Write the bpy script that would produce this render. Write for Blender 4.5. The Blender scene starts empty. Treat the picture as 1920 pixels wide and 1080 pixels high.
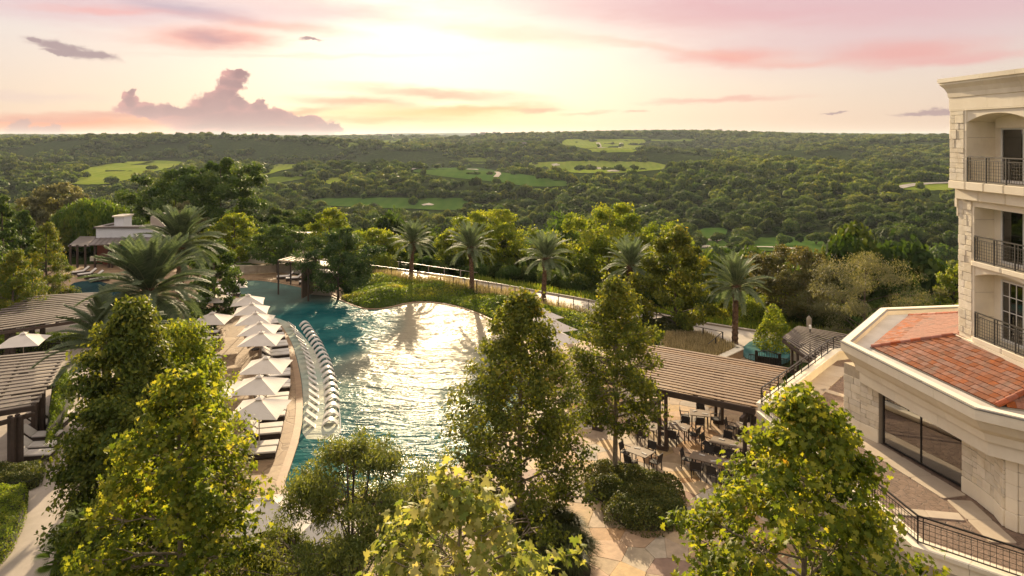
import bpy, math, random
import numpy as np
from mathutils import Vector, Matrix
from mathutils.geometry import tessellate_polygon
R = math.radians
random.seed(7)
rng = np.random.default_rng(11)
S = bpy.context.scene
COL = S.collection

# ------------------------------------------------------------------ camera
EYE = 17.0          # metres above the pool deck
F = 1280.0          # focal length in photograph pixels (24 mm shift lens)
HY = 258.0          # row of the horizon
cam = bpy.data.cameras.new('camera')
cam.lens = 24.0; cam.sensor_width = 36.0
cam.shift_y = -(540 - HY) / 1920.0
cam.clip_start = 0.1; cam.clip_end = 30000
camo = bpy.data.objects.new('camera', cam); COL.objects.link(camo)
camo.location = (0, 0, EYE); camo.rotation_euler = (R(90), 0, 0)
S.camera = camo

# ------------------------------------------------------------------ light
SUN_AZ = -7.0       # degrees, clockwise from +Y
SUN_EL = 14.5
sd = Vector((math.sin(R(SUN_AZ)) * math.cos(R(SUN_EL)), math.cos(R(SUN_AZ)) * math.cos(R(SUN_EL)), math.sin(R(SUN_EL))))
sun = bpy.data.lights.new('sun', 'SUN'); sun.energy = 4.2; sun.angle = R(0.6); sun.color = (1.0, 0.78, 0.50)
suno = bpy.data.objects.new('sun', sun); COL.objects.link(suno)
suno.rotation_euler = sd.to_track_quat('Z', 'Y').to_euler(); suno.location = (-30, 120, 60)
S.view_settings.view_transform = 'Standard'; S.view_settings.look = 'None'
S.view_settings.gamma = 1.0; S.view_settings.use_curve_mapping = False
S.view_settings.exposure = 1.4
S.cycles.max_bounces = 6; S.cycles.diffuse_bounces = 3; S.cycles.glossy_bounces = 3
S.cycles.transmission_bounces = 4; S.cycles.transparent_max_bounces = 8; S.cycles.volume_bounces = 0
S.cycles.caustics_reflective = False; S.cycles.caustics_refractive = False
S.cycles.sample_clamp_indirect = 4.0

def srgb(r, g, b):
    f = lambda c: c / 12.92 if c <= 0.04045 else ((c + 0.055) / 1.055) ** 2.4
    return (f(r / 255), f(g / 255), f(b / 255), 1.0)

class NT:
    """small helper over a node tree"""
    def __init__(s, nt): s.nt = nt; s.nt.nodes.clear()
    def n(s, t, **k):
        nd = s.nt.nodes.new(t)
        for a, v in k.items():
            setattr(nd, a, v)
        return nd
    def l(s, a, b): s.nt.links.new(a, b)
    def set(s, sock, v):
        if hasattr(v, 'is_output'): s.l(v, sock)
        else: sock.default_value = v
    def math(s, op, a, b=0.0, c=0.0, clamp=False):
        m = s.n('ShaderNodeMath', operation=op, use_clamp=clamp)
        s.set(m.inputs[0], a); s.set(m.inputs[1], b); s.set(m.inputs[2], c)
        return m.outputs[0]
    def mix(s, f, a, b, blend='MIX'):
        m = s.n('ShaderNodeMix', data_type='RGBA', blend_type=blend)
        s.set(m.inputs[0], f); s.set(m.inputs[6], a); s.set(m.inputs[7], b)
        return m.outputs[2]
    def rng(s, v, a, b, c=0.0, d=1.0, smooth=True):
        m = s.n('ShaderNodeMapRange', interpolation_type='SMOOTHSTEP' if smooth else 'LINEAR')
        s.set(m.inputs[0], v); m.inputs[1].default_value = a; m.inputs[2].default_value = b
        m.inputs[3].default_value = c; m.inputs[4].default_value = d
        return m.outputs[0]
    def noise(s, vec, scale, detail=3.0, rough=0.55, dist=0.0, out=0):
        m = s.n('ShaderNodeTexNoise')
        if vec is not None: s.l(vec, m.inputs['Vector'])
        m.inputs['Scale'].default_value = scale; m.inputs['Detail'].default_value = detail
        m.inputs['Roughness'].default_value = rough; m.inputs['Distortion'].default_value = dist
        return m.outputs[out]
    def ramp(s, f, stops):
        m = s.n('ShaderNodeValToRGB'); e = m.color_ramp.elements
        while len(e) < len(stops): e.new(0.5)
        for i, (p, c) in enumerate(stops): e[i].position = p; e[i].color = c
        s.l(f, m.inputs[0]); return m.outputs[0]

# ------------------------------------------------------------------ world: sunset sky
world = bpy.data.worlds.new('World'); S.world = world; world.use_nodes = True; world.cycles.sampling_method = 'MANUAL'; world.cycles.sample_map_resolution = 512
W = NT(world.node_tree)
outw = W.n('ShaderNodeOutputWorld'); bg = W.n('ShaderNodeBackground'); W.l(bg.outputs[0], outw.inputs[0])
sky = W.n('ShaderNodeTexSky', sky_type='NISHITA', sun_disc=False, sun_elevation=R(SUN_EL), sun_rotation=R(SUN_AZ))
sky.dust_density = 3.0; sky.altitude = 300
tc = W.n('ShaderNodeTexCoord')
sep = W.n('ShaderNodeSeparateXYZ'); W.l(tc.outputs['Generated'], sep.inputs[0])
az = W.math('ARCTAN2', sep.outputs[0], sep.outputs[1])
el = W.math('ARCSINE', sep.outputs[2])
ael = W.math('ABSOLUTE', el)
dot = W.n('ShaderNodeVectorMath', operation='DOT_PRODUCT'); W.l(tc.outputs['Generated'], dot.inputs[0])
sd2 = Vector((math.sin(R(SUN_AZ)) * math.cos(R(14.5)), math.cos(R(SUN_AZ)) * math.cos(R(14.5)), math.sin(R(14.5))))
dot.inputs[1].default_value = sd2
ang = W.math('ARCCOSINE', W.math('MINIMUM', dot.outputs['Value'], 0.99999))      # angle from the sun, radians
def L(r, g, b, k=1.0):
    c = srgb(r, g, b); return (c[0] * k, c[1] * k, c[2] * k, 1.0)
KS = 0.379    # 2 ** -exposure: visible sky colours are written as they look
base = W.ramp(W.math('DIVIDE', ael, math.pi / 2), [
    (0.0, L(226, 190, 168, KS)), (0.03, L(230, 205, 188, KS)), (0.085, L(231, 216, 210, KS)), (0.14, L(222, 203, 208, KS)),
    (0.25, L(246, 228, 218, KS * 1.08)), (0.5, L(250, 236, 220, KS * 1.4)), (1.0, L(250, 240, 230, KS * 1.5))])  # overhead, out of frame, sky raised past the visible part to lift fill
# the side away from the sun is dimmer and bluer
away = W.rng(ang, 0.5, 2.4, 0.0, 1.0)
base = W.mix(away, base, W.mix(1.0, base, (.92, .94, .98, 1), 'MULTIPLY'))
nsky = W.mix(1.0, sky.outputs[0], (0.05, 0.05, 0.05, 1), 'MULTIPLY')
base = W.mix(0.12, base, nsky)
# glow round the sun
glow = W.math('POWER', 2.718, W.math('MULTIPLY', ang, -4.6))
base = W.mix(W.math('MULTIPLY', glow, 0.55), base, (.97 * KS, 0.90 * KS, 0.82 * KS, 1))
def DIR(px, py):
    a = math.atan((px - 960) / F); return a, math.atan((HY - py) / F * math.cos(a))
ae = W.n('ShaderNodeCombineXYZ'); W.l(az, ae.inputs[0]); W.l(el, ae.inputs[1])
def distorted(scale, amt, detail=5, sq=1.0):
    mp = W.n('ShaderNodeMapping'); W.l(ae.outputs[0], mp.inputs[0]); mp.inputs['Scale'].default_value = (1, sq, 1)
    nz = W.noise(mp.outputs[0], scale, detail, 0.6, out=1)
    sub = W.n('ShaderNodeVectorMath', operation='SUBTRACT'); W.l(nz, sub.inputs[0]); sub.inputs[1].default_value = (.5, .5, .5)
    sc = W.n('ShaderNodeVectorMath', operation='MULTIPLY'); W.l(sub.outputs[0], sc.inputs[0]); sc.inputs[1].default_value = (amt, amt / sq if sq > 1 else amt, 0)
    ad = W.n('ShaderNodeVectorMath', operation='ADD'); W.l(ae.outputs[0], ad.inputs[0]); W.l(sc.outputs[0], ad.inputs[1])
    sp = W.n('ShaderNodeSeparateXYZ'); W.l(ad.outputs[0], sp.inputs[0])
    cb = W.n('ShaderNodeCombineXYZ'); W.l(sp.outputs[0], cb.inputs[0]); W.l(sp.outputs[1], cb.inputs[1])
    return cb.outputs[0]
VS = distorted(16, 0.075, 5, 4.0)     # wispy streaks
VC = distorted(55, 0.030, 7)          # crisp cumulus edge
VD = distorted(30, 0.040, 6, 2.0)
def blob(vec, px, py, rx, ry, rot=0, soft=0.9, prev=None):
    a, e = DIR(px, py)
    mp = W.n('ShaderNodeMapping', vector_type='TEXTURE')
    if prev is not None:      # a vanishing term that makes the clouds evaluate one after another
        ma = W.n('ShaderNodeVectorMath', operation='MULTIPLY_ADD'); W.l(prev, ma.inputs[0]); ma.inputs[1].default_value = (1e-7, 1e-7, 1e-7); W.l(vec, ma.inputs[2]); vec = ma.outputs[0]
    W.l(vec, mp.inputs[0])
    mp.inputs['Location'].default_value = (a, e, 0); mp.inputs['Rotation'].default_value = (0, 0, R(rot))
    mp.inputs['Scale'].default_value = (rx / F, ry / F, 1)
    ln = W.n('ShaderNodeVectorMath', operation='LENGTH'); W.l(mp.outputs[0], ln.inputs[0])
    return W.rng(ln.outputs['Value'], 1.0 + soft * .3, max(0.0, 1.0 - soft), 0.0, 1.0)
# high veil of pink wisps over the whole upper sky
mpv = W.n('ShaderNodeMapping'); W.l(VS, mpv.inputs[0]); mpv.inputs['Scale'].default_value = (1.6, 9.0, 1); mpv.inputs['Rotation'].default_value = (0, 0, R(-7))
veil = W.rng(W.noise(mpv.outputs[0], 2.2, 5, 0.6), 0.44, 0.66)
hi = W.rng(ael, 0.075, 0.19)
veil = W.math('MULTIPLY', veil, hi)
pink = W.mix(W.rng(ang, 0.05, 0.45), L(255, 226, 190, KS), L(236, 172, 172, KS))
base = W.mix(W.math('MULTIPLY', veil, 0.38), base, pink)
streaks = [  # px, py, rx, ry, rot, colour, strength
    (1180, 20, 520, 60, -6, (240, 190, 188), .5), (1700, 60, 420, 60, 3, (226, 182, 188), .5), (1560, 10, 500, 40, -3, (228, 172, 180), .55),
    (1370, 108, 120, 18, 0, (246, 172, 160), .85), (1480, 122, 120, 8, 0, (244, 180, 168), .6), (1690, 98, 150, 26, 0, (238, 172, 165), .8), (1800, 112, 160, 10, 2, (236, 172, 168), .6),
    (1260, 92, 220, 9, -9, (250, 196, 178), .5), (1350, 188, 150, 6, 1, (240, 180, 165), .7), (1190, 211, 30, 4, 0, (240, 178, 155), .7), (1100, 211, 55, 4, 3, (240, 185, 160), .5),
    (330, 22, 420, 34, 3, (226, 196, 206), .5), (500, 45, 180, 14, -4, (250, 178, 160), .6), (400, 72, 130, 24, 2, (250, 166, 150), .85), (395, 72, 60, 16, -3, (205, 170, 172), .8),
    (340, 16, 120, 18, -4, (196, 176, 190), .7), (560, 105, 320, 6, 2, (252, 206, 190), .35), (200, 20, 120, 9, 2, (250, 176, 168), .6), (610, 22, 200, 26, 0, (240, 202, 198), .5),
    (820, 176, 220, 15, -3, (222, 186, 160), .8), (680, 190, 150, 13, -2, (226, 178, 150), .8), (900, 203, 170, 11, 2, (240, 188, 140), .8), (800, 212, 300, 18, 0, (254, 214, 150), .8),
    (830, 232, 330, 14, 0, (255, 222, 165), .6), (700, 224, 180, 8, 0, (240, 180, 130), .5), (1010, 206, 60, 6, 2, (232, 176, 150), .7),
    (120, 232, 220, 16, 2, (250, 150, 115), .85), (60, 226, 120, 6, 0, (220, 165, 150), .7), (330, 250, 180, 8, 4, (252, 176, 135), .8), (560, 208, 90, 8, 6, (248, 170, 140), .6),
    (260, 215, 190, 7, 2, (224, 160, 145), .7), (30, 180, 120, 10, 0, (232, 205, 196), .5), (960, 62, 260, 22, -6, (255, 222, 188), .5)]
col = base
for (px, py, rx, ry, rot, c, k) in streaks:
    col = W.mix(W.math('MULTIPLY', blob(VS, px, py, rx, ry, rot, 0.95, col), k), col, L(*c, KS))
def union(vec, parts, soft, prev):
    m = None
    for p in parts:
        b = blob(vec, *p[:4], p[4] if len(p) > 4 else 0, soft, prev if m is None else m)
        m = b if m is None else W.math('MAXIMUM', m, b)
    return m
# the tall cumulus over the left of the horizon
cum_parts = [(444, 143, 25, 13), (432, 162, 26, 17), (415, 182, 26, 16), (400, 200, 42, 22), (440, 196, 24, 20), (478, 205, 26, 15), (486, 192, 10, 8),
             (376, 212, 42, 16), (500, 222, 52, 18), (560, 232, 62, 16), (610, 242, 38, 11), (440, 228, 130, 24), (330, 215, 66, 16, -6), (270, 210, 50, 14, -8),
             (238, 193, 14, 12), (240, 178, 10, 12, 30), (520, 246, 110, 10), (400, 240, 70, 10)]
cm = union(VC, cum_parts, 0.22, col)
cmb = union(VD, [(p[0] + 5, p[1] - 4) + tuple(p[2:]) for p in cum_parts], 0.7, cm)
ccol = W.mix(W.rng(W.noise(VC, 30, 5), 0.35, 0.7), L(176, 142, 142, KS), L(194, 157, 154, KS))
ccol = W.mix(W.rng(el, 0.0, 0.1), L(196, 160, 156, KS), ccol)
rim = W.math('SUBTRACT', 1.0, cmb)
ccol = W.mix(W.math('MULTIPLY', rim, 0.8), ccol, L(236, 178, 168, KS))
col = W.mix(cm, col, ccol)
dark = union(VD, [(125, 92, 62, 11, -14), (165, 102, 50, 8, -8), (110, 99, 30, 5, -6), (62, 72, 14, 4, -5)], 0.5, col)
col = W.mix(W.math('MULTIPLY', dark, .9), col, L(176, 152, 154, KS))
small = union(VC, [(40, 236, 15, 15), (38, 250, 22, 12), (92, 250, 22, 9), (100, 243, 10, 6), (226, 256, 8, 3)], 0.35, col)
col = W.mix(W.math('MULTIPLY', small, .9), col, L(196, 158, 154, KS))
tiny = union(VD, [(1740, 211, 58, 5, 3), (1770, 209, 30, 6, 2), (1563, 212, 20, 2, 2), (582, 74, 22, 3, 0)], 0.5, col)
col = W.mix(W.math('MULTIPLY', tiny, .85), col, L(170, 140, 144, KS))
# solar aureole, brightest at the sun's own height
core = W.math('POWER', 2.718, W.math('MULTIPLY', ang, -26.0))
aur = W.mix(1.0, (1.0, 0.90, 0.74, 1), core, 'MULTIPLY')
col = W.mix(1.0, col, W.mix(1.0, aur, (.22, .22, .22, 1), 'MULTIPLY'), 'ADD')
W.l(col, bg.inputs[0]); bg.inputs[1].default_value = 1.0
# ------------------------------------------------------------------ helpers
def P(px, py, z=0.0):
    """ground point at height z behind a point of the photograph (used to survey the site)"""
    Y = (EYE - z) * F / (py - HY); return Vector(((px - 960) / F * Y, Y, z))
def D(px, py, Y):
    return Vector(((px - 960) / F * Y, Y, EYE - (py - HY) / F * Y))

class MB:
    def __init__(s): s.v = []; s.f = []
    def add(s, vs, fs):
        o = len(s.v); s.v += [tuple(v) for v in vs]; s.f += [tuple(i + o for i in f) for f in fs]; return s
    def box(s, c, d, rz=0.0, mat=None):
        hx, hy, hz = d[0] / 2, d[1] / 2, d[2] / 2
        cs, sn = math.cos(rz), math.sin(rz); vs = []
        for x, y, z in ((-hx, -hy, -hz), (hx, -hy, -hz), (hx, hy, -hz), (-hx, hy, -hz), (-hx, -hy, hz), (hx, -hy, hz), (hx, hy, hz), (-hx, hy, hz)):
            p = Vector((x, y, z))
            if mat is not None: p = mat @ p
            vs.append((c[0] + p.x * cs - p.y * sn, c[1] + p.x * sn + p.y * cs, c[2] + p.z))
        return s.add(vs, ((0, 3, 2, 1), (4, 5, 6, 7), (0, 1, 5, 4), (1, 2, 6, 5), (2, 3, 7, 6), (3, 0, 4, 7)))
    def bar(s, a, b, w, h):
        """box between two points, w wide and h high"""
        a, b = Vector(a), Vector(b); d = b - a; u = d.normalized()
        sd_ = u.cross(Vector((0, 0, 1)))
        sd_ = sd_.normalized() if sd_.length > 1e-5 else Vector((1, 0, 0))
        up = sd_.cross(u); vs = []
        for e in (a, b):
            for i, j in ((-1, -1), (1, -1), (1, 1), (-1, 1)): vs.append(e + sd_ * i * w / 2 + up * j * h / 2)
        return s.add(vs, ((0, 1, 2, 3), (7, 6, 5, 4), (0, 4, 5, 1), (1, 5, 6, 2), (2, 6, 7, 3), (3, 7, 4, 0)))
    def tube(s, pts, rad, n=8, cap=True):
        pts = [Vector(p) for p in pts]; rr = rad if hasattr(rad, '__len__') else [rad] * len(pts)
        vs = []; prev = None
        for i, p in enumerate(pts):
            t = (pts[min(i + 1, len(pts) - 1)] - pts[max(i - 1, 0)]).normalized()
            if prev is None: a = t.orthogonal().normalized()
            else:
                a = prev - t * prev.dot(t); a = a.normalized() if a.length > 1e-6 else t.orthogonal().normalized()
            prev = a; b = t.cross(a)
            for k in range(n):
                th = 2 * math.pi * k / n; vs.append(p + (a * math.cos(th) + b * math.sin(th)) * rr[i])
        fs = []
        for i in range(len(pts) - 1):
            for k in range(n):
                k2 = (k + 1) % n; fs.append((i * n + k, i * n + k2, (i + 1) * n + k2, (i + 1) * n + k))
        if cap: fs.append(tuple(range(n))[::-1]); fs.append(tuple((len(pts) - 1) * n + k for k in range(n)))
        return s.add(vs, fs)
    def prism(s, poly, z0, z1):
        """extruded polygon (may be concave)"""
        poly = [(p[0], p[1]) for p in poly]
        A = sum(poly[i][0] * poly[(i + 1) % len(poly)][1] - poly[(i + 1) % len(poly)][0] * poly[i][1] for i in range(len(poly)))
        if A < 0: poly = poly[::-1]
        n = len(poly)
        tris = tessellate_polygon([[Vector((x, y, 0)) for x, y in poly]])
        vs = [(x, y, z1) for x, y in poly] + [(x, y, z0) for x, y in poly]
        fs = []
        for t in tris:
            a, b, c = (Vector((*poly[i], 0)) for i in t)
            t = t if (b - a).cross(c - a).z > 0 else t[::-1]
            fs.append(tuple(t)); fs.append(tuple(n + i for i in reversed(t)))
        for i in range(n):
            j = (i + 1) % n; fs.append((i, i + n, j + n, j))
        return s.add(vs, fs)
    def mesh(s, name, smooth=False):
        me = bpy.data.meshes.new(name); me.from_pydata(s.v, [], s.f)
        if smooth: me.polygons.foreach_set('use_smooth', [True] * len(me.polygons))
        me.update(); return me

def obj(name, mb, m=None, parent=None, smooth=False, kind=None, local=False):
    """one mesh object; coordinates are world coordinates unless local"""
    me = mb.mesh(name, smooth) if isinstance(mb, MB) else mb
    o = bpy.data.objects.new(name, me); COL.objects.link(o)
    if m is not None and len(me.materials) == 0: me.materials.append(m)
    if parent is not None:
        o.parent = parent
        if not local:
            w = world_loc(parent)
            if w.length > 0 and isinstance(mb, MB): me.transform(Matrix.Translation(-w))
    if kind: o['kind'] = kind
    return o
def world_loc(o):
    w = Vector((0, 0, 0))
    while o is not None: w = w + o.location; o = o.parent
    return w
def tag(o, label, cat, group=None):
    o['label'] = label; o['category'] = cat
    if group: o['group'] = group
    return o
def thing(name, label, cat, loc=(0, 0, 0), rz=0.0, group=None):
    o = bpy.data.objects.new(name, None); COL.objects.link(o); o.location = loc; o.rotation_euler = (0, 0, rz)
    o.empty_display_size = 0.3
    return tag(o, label, cat, group)
def structure(name, mb, m, smooth=False, parent=None): return obj(name, mb, m, parent, smooth, 'structure' if parent is None else None)
KIDS = {}
def dup(root, loc, rz=0.0, label=None, group=None, scale=None):
    r = root.copy(); COL.objects.link(r); r.location = loc; r.rotation_euler = (0, 0, rz)
    if label: r['label'] = label
    if group: r['group'] = group
    if scale: r.scale = scale if hasattr(scale, '__len__') else (scale,) * 3
    if root.name not in KIDS:
        KIDS[root.name] = [(c, list(c.children)) for c in root.children]
    for ch, gs in KIDS[root.name]:
        c = ch.copy(); COL.objects.link(c); c.parent = r
        for g in gs:
            d = g.copy(); COL.objects.link(d); d.parent = c
    return r
ORD = 'first second third fourth fifth sixth seventh eighth ninth tenth eleventh twelfth thirteenth fourteenth fifteenth sixteenth seventeenth eighteenth nineteenth twentieth twenty-first twenty-second twenty-third twenty-fourth twenty-fifth twenty-sixth twenty-seventh twenty-eighth twenty-ninth thirtieth'.split()
def unit_box(name, bev=0.06):
    """1 m box with softened edges, scaled per piece"""
    import bmesh
    bm = bmesh.new(); bmesh.ops.create_cube(bm, size=1.0)
    if bev: bmesh.ops.bevel(bm, geom=bm.edges[:], offset=bev, segments=1, affect='EDGES')
    me = bpy.data.meshes.new(name); bm.to_mesh(me); bm.free(); return me
def piece(name, me, parent, c, size, rz=0.0, ry=0.0, rx=0.0, rot=None):
    """a shared-mesh piece placed (world coordinates) under an unrotated parent"""
    o = bpy.data.objects.new(name, me); COL.objects.link(o); o.parent = parent
    o.location = Vector(c) - world_loc(parent); o.scale = size
    o.rotation_euler = rot if rot is not None else (rx, ry, rz)
    return o

# ---- numpy value noise
def _h(ix, iy, seed):
    n = (ix * 374761393 + iy * 668265263 + seed * 1442695041) & 0xffffffff
    n = ((n ^ (n >> 13)) * 1274126177) & 0xffffffff
    return ((n ^ (n >> 16)) & 0xffff) / 65535.0
def vnoise(x, y, seed=0):
    x = np.asarray(x, float); y = np.asarray(y, float)
    ix = np.floor(x).astype(np.int64); iy = np.floor(y).astype(np.int64)
    fx = x - ix; fy = y - iy; fx = fx * fx * (3 - 2 * fx); fy = fy * fy * (3 - 2 * fy)
    a = _h(ix, iy, seed); b = _h(ix + 1, iy, seed); c = _h(ix, iy + 1, seed); d = _h(ix + 1, iy + 1, seed)
    return (a + (b - a) * fx) * (1 - fy) + (c + (d - c) * fx) * fy
def fbm(x, y, seed=0, o=4):
    s = 0; a = .5
    for i in range(o): s = s + a * (vnoise(np.asarray(x) * 2 ** i, np.asarray(y) * 2 ** i, seed + i * 17) - .5); a *= .5
    return s * 2
def inpoly(x, y, poly):
    x = np.asarray(x, float); y = np.asarray(y, float); c = np.zeros(x.shape, bool); n = len(poly)
    for i in range(n):
        x1, y1 = poly[i][0], poly[i][1]; x2, y2 = poly[i - 1][0], poly[i - 1][1]
        if y1 == y2: continue
        c ^= ((y1 > y) != (y2 > y)) & (x < (x2 - x1) * (y - y1) / (y2 - y1) + x1)
    return c
def smooth_poly(pts, it=2, closed=True):
    pts = [Vector(p) for p in pts]
    for _ in range(it):
        q = []; n = len(pts)
        for i in range(n if closed else n - 1):
            a, b = pts[i], pts[(i + 1) % n]; q += [a * .75 + b * .25, a * .25 + b * .75]
        if not closed: q = [pts[0]] + q + [pts[-1]]
        pts = q
    return pts

# ---- meshes made of very many small faces
def np_mesh(name, V, faces, attr=None, smooth=False):
    """V (n,3); faces (m,k) all with k corners; attr: per-vertex float 'rnd'"""
    me = bpy.data.meshes.new(name); m, k = faces.shape
    me.vertices.add(len(V)); me.vertices.foreach_set('co', np.ascontiguousarray(V, np.float32).ravel())
    me.loops.add(m * k); me.loops.foreach_set('vertex_index', np.ascontiguousarray(faces, np.int32).ravel())
    me.polygons.add(m); me.polygons.foreach_set('loop_start', np.arange(0, m * k, k, dtype=np.int32))
    me.polygons.foreach_set('loop_total', np.full(m, k, np.int32))
    if smooth: me.polygons.foreach_set('use_smooth', np.ones(m, bool))
    if attr is not None:
        a = me.attributes.new('rnd', 'FLOAT', 'POINT'); a.data.foreach_set('value', np.ascontiguousarray(attr, np.float32))
    me.update(calc_edges=True); return me
def norm(v): return v / np.maximum(np.linalg.norm(v, axis=-1, keepdims=True), 1e-9)
def scatter_leaves(C, N, size, tv, tf, rnd, spin=None, down=None, r=rng):
    """one copy of template (tv, tf) per centre C, facing N; returns V, faces, attr"""
    n = len(C); N = norm(N)
    ref = r.normal(size=(n, 3)) if down is None else down + r.normal(size=(n, 3)) * .35
    T = norm(ref - N * (ref * N).sum(1, keepdims=True)); B = np.cross(N, T)
    s = (size if hasattr(size, '__len__') else np.full(n, size))[:, None, None]
    V = C[:, None, :] + s * (tv[None, :, 0:1] * B[:, None, :] + tv[None, :, 1:2] * T[:, None, :] + tv[None, :, 2:3] * N[:, None, :])
    Fc = (tf[None] + (np.arange(n) * len(tv))[:, None, None]).reshape(-1, tf.shape[1])
    return V.reshape(-1, 3), Fc, np.repeat(rnd, len(tv))
Q_LEAF = (np.array([(0, -.5, 0), (.3, 0, .06), (0, .5, 0), (-.3, 0, .06)], float), np.array([(0, 1, 2, 3)]))
N_LEAF = (np.array([(0, -.5, 0), (.13, 0, .03), (0, .5, 0), (-.13, 0, .03)], float), np.array([(0, 1, 2, 3)]))
# lobed leaf: five pointed lobes, folded a little along the veins
_lp = [(-90, .12), (-52, .62), (-34, .44), (-8, .86), (14, .62), (34, .84), (58, .52), (74, .82), (90, 1.05), (106, .82), (122, .52), (146, .84), (166, .62), (188, .86), (214, .44), (232, .62)]
_lv = [(0, 0, .07)] + [(.5 * r * math.cos(R(a)), .5 * r * math.sin(R(a)), -.10 * r * r + (.02 if i % 2 else 0)) for i, (a, r) in enumerate(_lp)]
L_LEAF = (np.array(_lv), np.array([(0, i + 1, (i + 1) % len(_lp) + 1) for i in range(len(_lp))]))
_sp = [(-90, .15), (-30, .8), (20, .5), (45, .85), (66, .55), (90, 1.05), (114, .55), (135, .85), (160, .5), (210, .8)]
_sv = [(0, 0, .06)] + [(.5 * r * math.cos(R(a)), .5 * r * math.sin(R(a)), -.09 * r * r) for a, r in _sp]
S_LEAF = (np.array(_sv), np.array([(0, i + 1, (i + 1) % len(_sp) + 1) for i in range(len(_sp))]))

# ------------------------------------------------------------------ materials
MATS = {}
def mat(name, build):
    if name in MATS: return MATS[name]
    m = bpy.data.materials.new(name); m.use_nodes = True; t = NT(m.node_tree)
    o = t.n('ShaderNodeOutputMaterial'); build(t, o); MATS[name] = m; return m
def plain(name, c1, c2=None, scale=3.0, rough=.7, bump=.2, bscale=None, objrand=0.0, metal=0.0, stretch=(1, 1, 1), spec=.4, stain=None):
    """mottled procedural surface; objrand varies value between pieces"""
    c2 = c2 or tuple(c * .75 for c in c1)
    def b(t, o):
        p = t.n('ShaderNodeBsdfPrincipled'); t.l(p.outputs[0], o.inputs[0])
        g = t.n('ShaderNodeNewGeometry'); mp = t.n('ShaderNodeMapping'); t.l(g.outputs['Position'], mp.inputs[0]); mp.inputs['Scale'].default_value = stretch
        nz = t.rng(t.noise(mp.outputs[0], scale, 5, .62), .3, .7)
        c = t.mix(nz, (*c1, 1), (*c2, 1))
        if stain:
            st = t.rng(t.noise(mp.outputs[0], scale * .23, 6, .7), .5, .72)
            c = t.mix(t.math('MULTIPLY', st, stain[3]), c, (*stain[:3], 1))
        if objrand:
            oi = t.n('ShaderNodeObjectInfo'); hv = t.n('ShaderNodeHueSaturation')
            t.l(c, hv.inputs['Color']); t.l(t.rng(oi.outputs['Random'], 0, 1, 1 - objrand, 1 + objrand, False), hv.inputs['Value'])
            r2 = t.math('FRACT', t.math('MULTIPLY', oi.outputs['Random'], 37.3))
            t.l(t.rng(r2, 0, 1, 1 - objrand, 1 + objrand, False), hv.inputs['Saturation']); c = hv.outputs[0]
        t.l(c, p.inputs['Base Color']); p.inputs['Roughness'].default_value = rough; p.inputs['Metallic'].default_value = metal
        p.inputs['Specular IOR Level'].default_value = spec
        if bump:
            bm = t.n('ShaderNodeBump'); bm.inputs['Strength'].default_value = bump; bm.inputs['Distance'].default_value = .02
            t.l(t.noise(mp.outputs[0], bscale or scale * 8, 4, .65), bm.inputs['Height']); t.l(bm.outputs[0], p.inputs['Normal'])
    return mat(name, b)
def leafmat(name, stops, trans=.5, tcol=None, rough=.6, spec=.18, patch=.35, var=0.0, wide=0.0):
    """leaf colours run along attribute rnd (each leaf its own); thin leaves let light through"""
    def b(t, o):
        at = t.n('ShaderNodeAttribute', attribute_name='rnd')
        g = t.n('ShaderNodeNewGeometry')
        f = t.math('ADD', at.outputs['Fac'], t.math('MULTIPLY', t.math('SUBTRACT', t.noise(g.outputs['Position'], .9, 2), .5), patch), clamp=True)
        c = t.ramp(f, [(p_, (*c_, 1)) for p_, c_ in stops])
        if var:
            oi = t.n('ShaderNodeObjectInfo'); hv = t.n('ShaderNodeHueSaturation'); t.l(c, hv.inputs['Color'])
            t.l(t.rng(oi.outputs['Random'], 0, 1, 1 - var, 1 + var, False), hv.inputs['Value'])
            t.l(t.rng(t.math('FRACT', t.math('MULTIPLY', oi.outputs['Random'], 17.7)), 0, 1, .5 - .05 * var, .5 + .03 * var, False), hv.inputs['Hue']); c = hv.outputs[0]
        if wide:      # broad noise patches of darker, cooler leaf colour over the valley
            g2 = t.rng(t.noise(g.outputs['Position'], .0045, 5, .6), .36, .62)
            c = t.mix(t.math('MULTIPLY', t.math('SUBTRACT', 1.0, g2), wide), c, t.mix(1.0, c, (.34, .46, .46, 1), 'MULTIPLY'))
        p = t.n('ShaderNodeBsdfPrincipled'); t.l(c, p.inputs['Base Color']); p.inputs['Roughness'].default_value = rough; p.inputs['Specular IOR Level'].default_value = spec
        tr = t.n('ShaderNodeBsdfTranslucent')
        t.l(t.mix(1.0, c, (*(tcol or (1.9, 1.7, .7)), 1), 'MULTIPLY'), tr.inputs[0])
        mx = t.n('ShaderNodeMixShader'); mx.inputs[0].default_value = trans
        t.l(p.outputs[0], mx.inputs[1]); t.l(tr.outputs[0], mx.inputs[2]); t.l(mx.outputs[0], o.inputs[0])
    return mat(name, b)
M_bark = plain('bark', (.13, .10, .075), (.06, .045, .033), 6, .9, .8, 30, stretch=(1, 1, .3))
M_palebark = plain('pale_bark', (.30, .25, .18), (.15, .12, .08), 5, .9, .5, 20)
M_palmbark = plain('palm_bark', (.20, .12, .07), (.07, .04, .025), 7, .95, 1.0, 14)
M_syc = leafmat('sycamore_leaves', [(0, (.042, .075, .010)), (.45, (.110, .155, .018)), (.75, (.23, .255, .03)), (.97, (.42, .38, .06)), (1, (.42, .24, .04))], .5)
M_pale = leafmat('pale_sycamore_leaves', [(0, (.07, .12, .022)), (.35, (.16, .21, .04)), (.7, (.32, .33, .09)), (1, (.50, .44, .17))], .5, tcol=(1.4, 1.3, .7))
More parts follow.
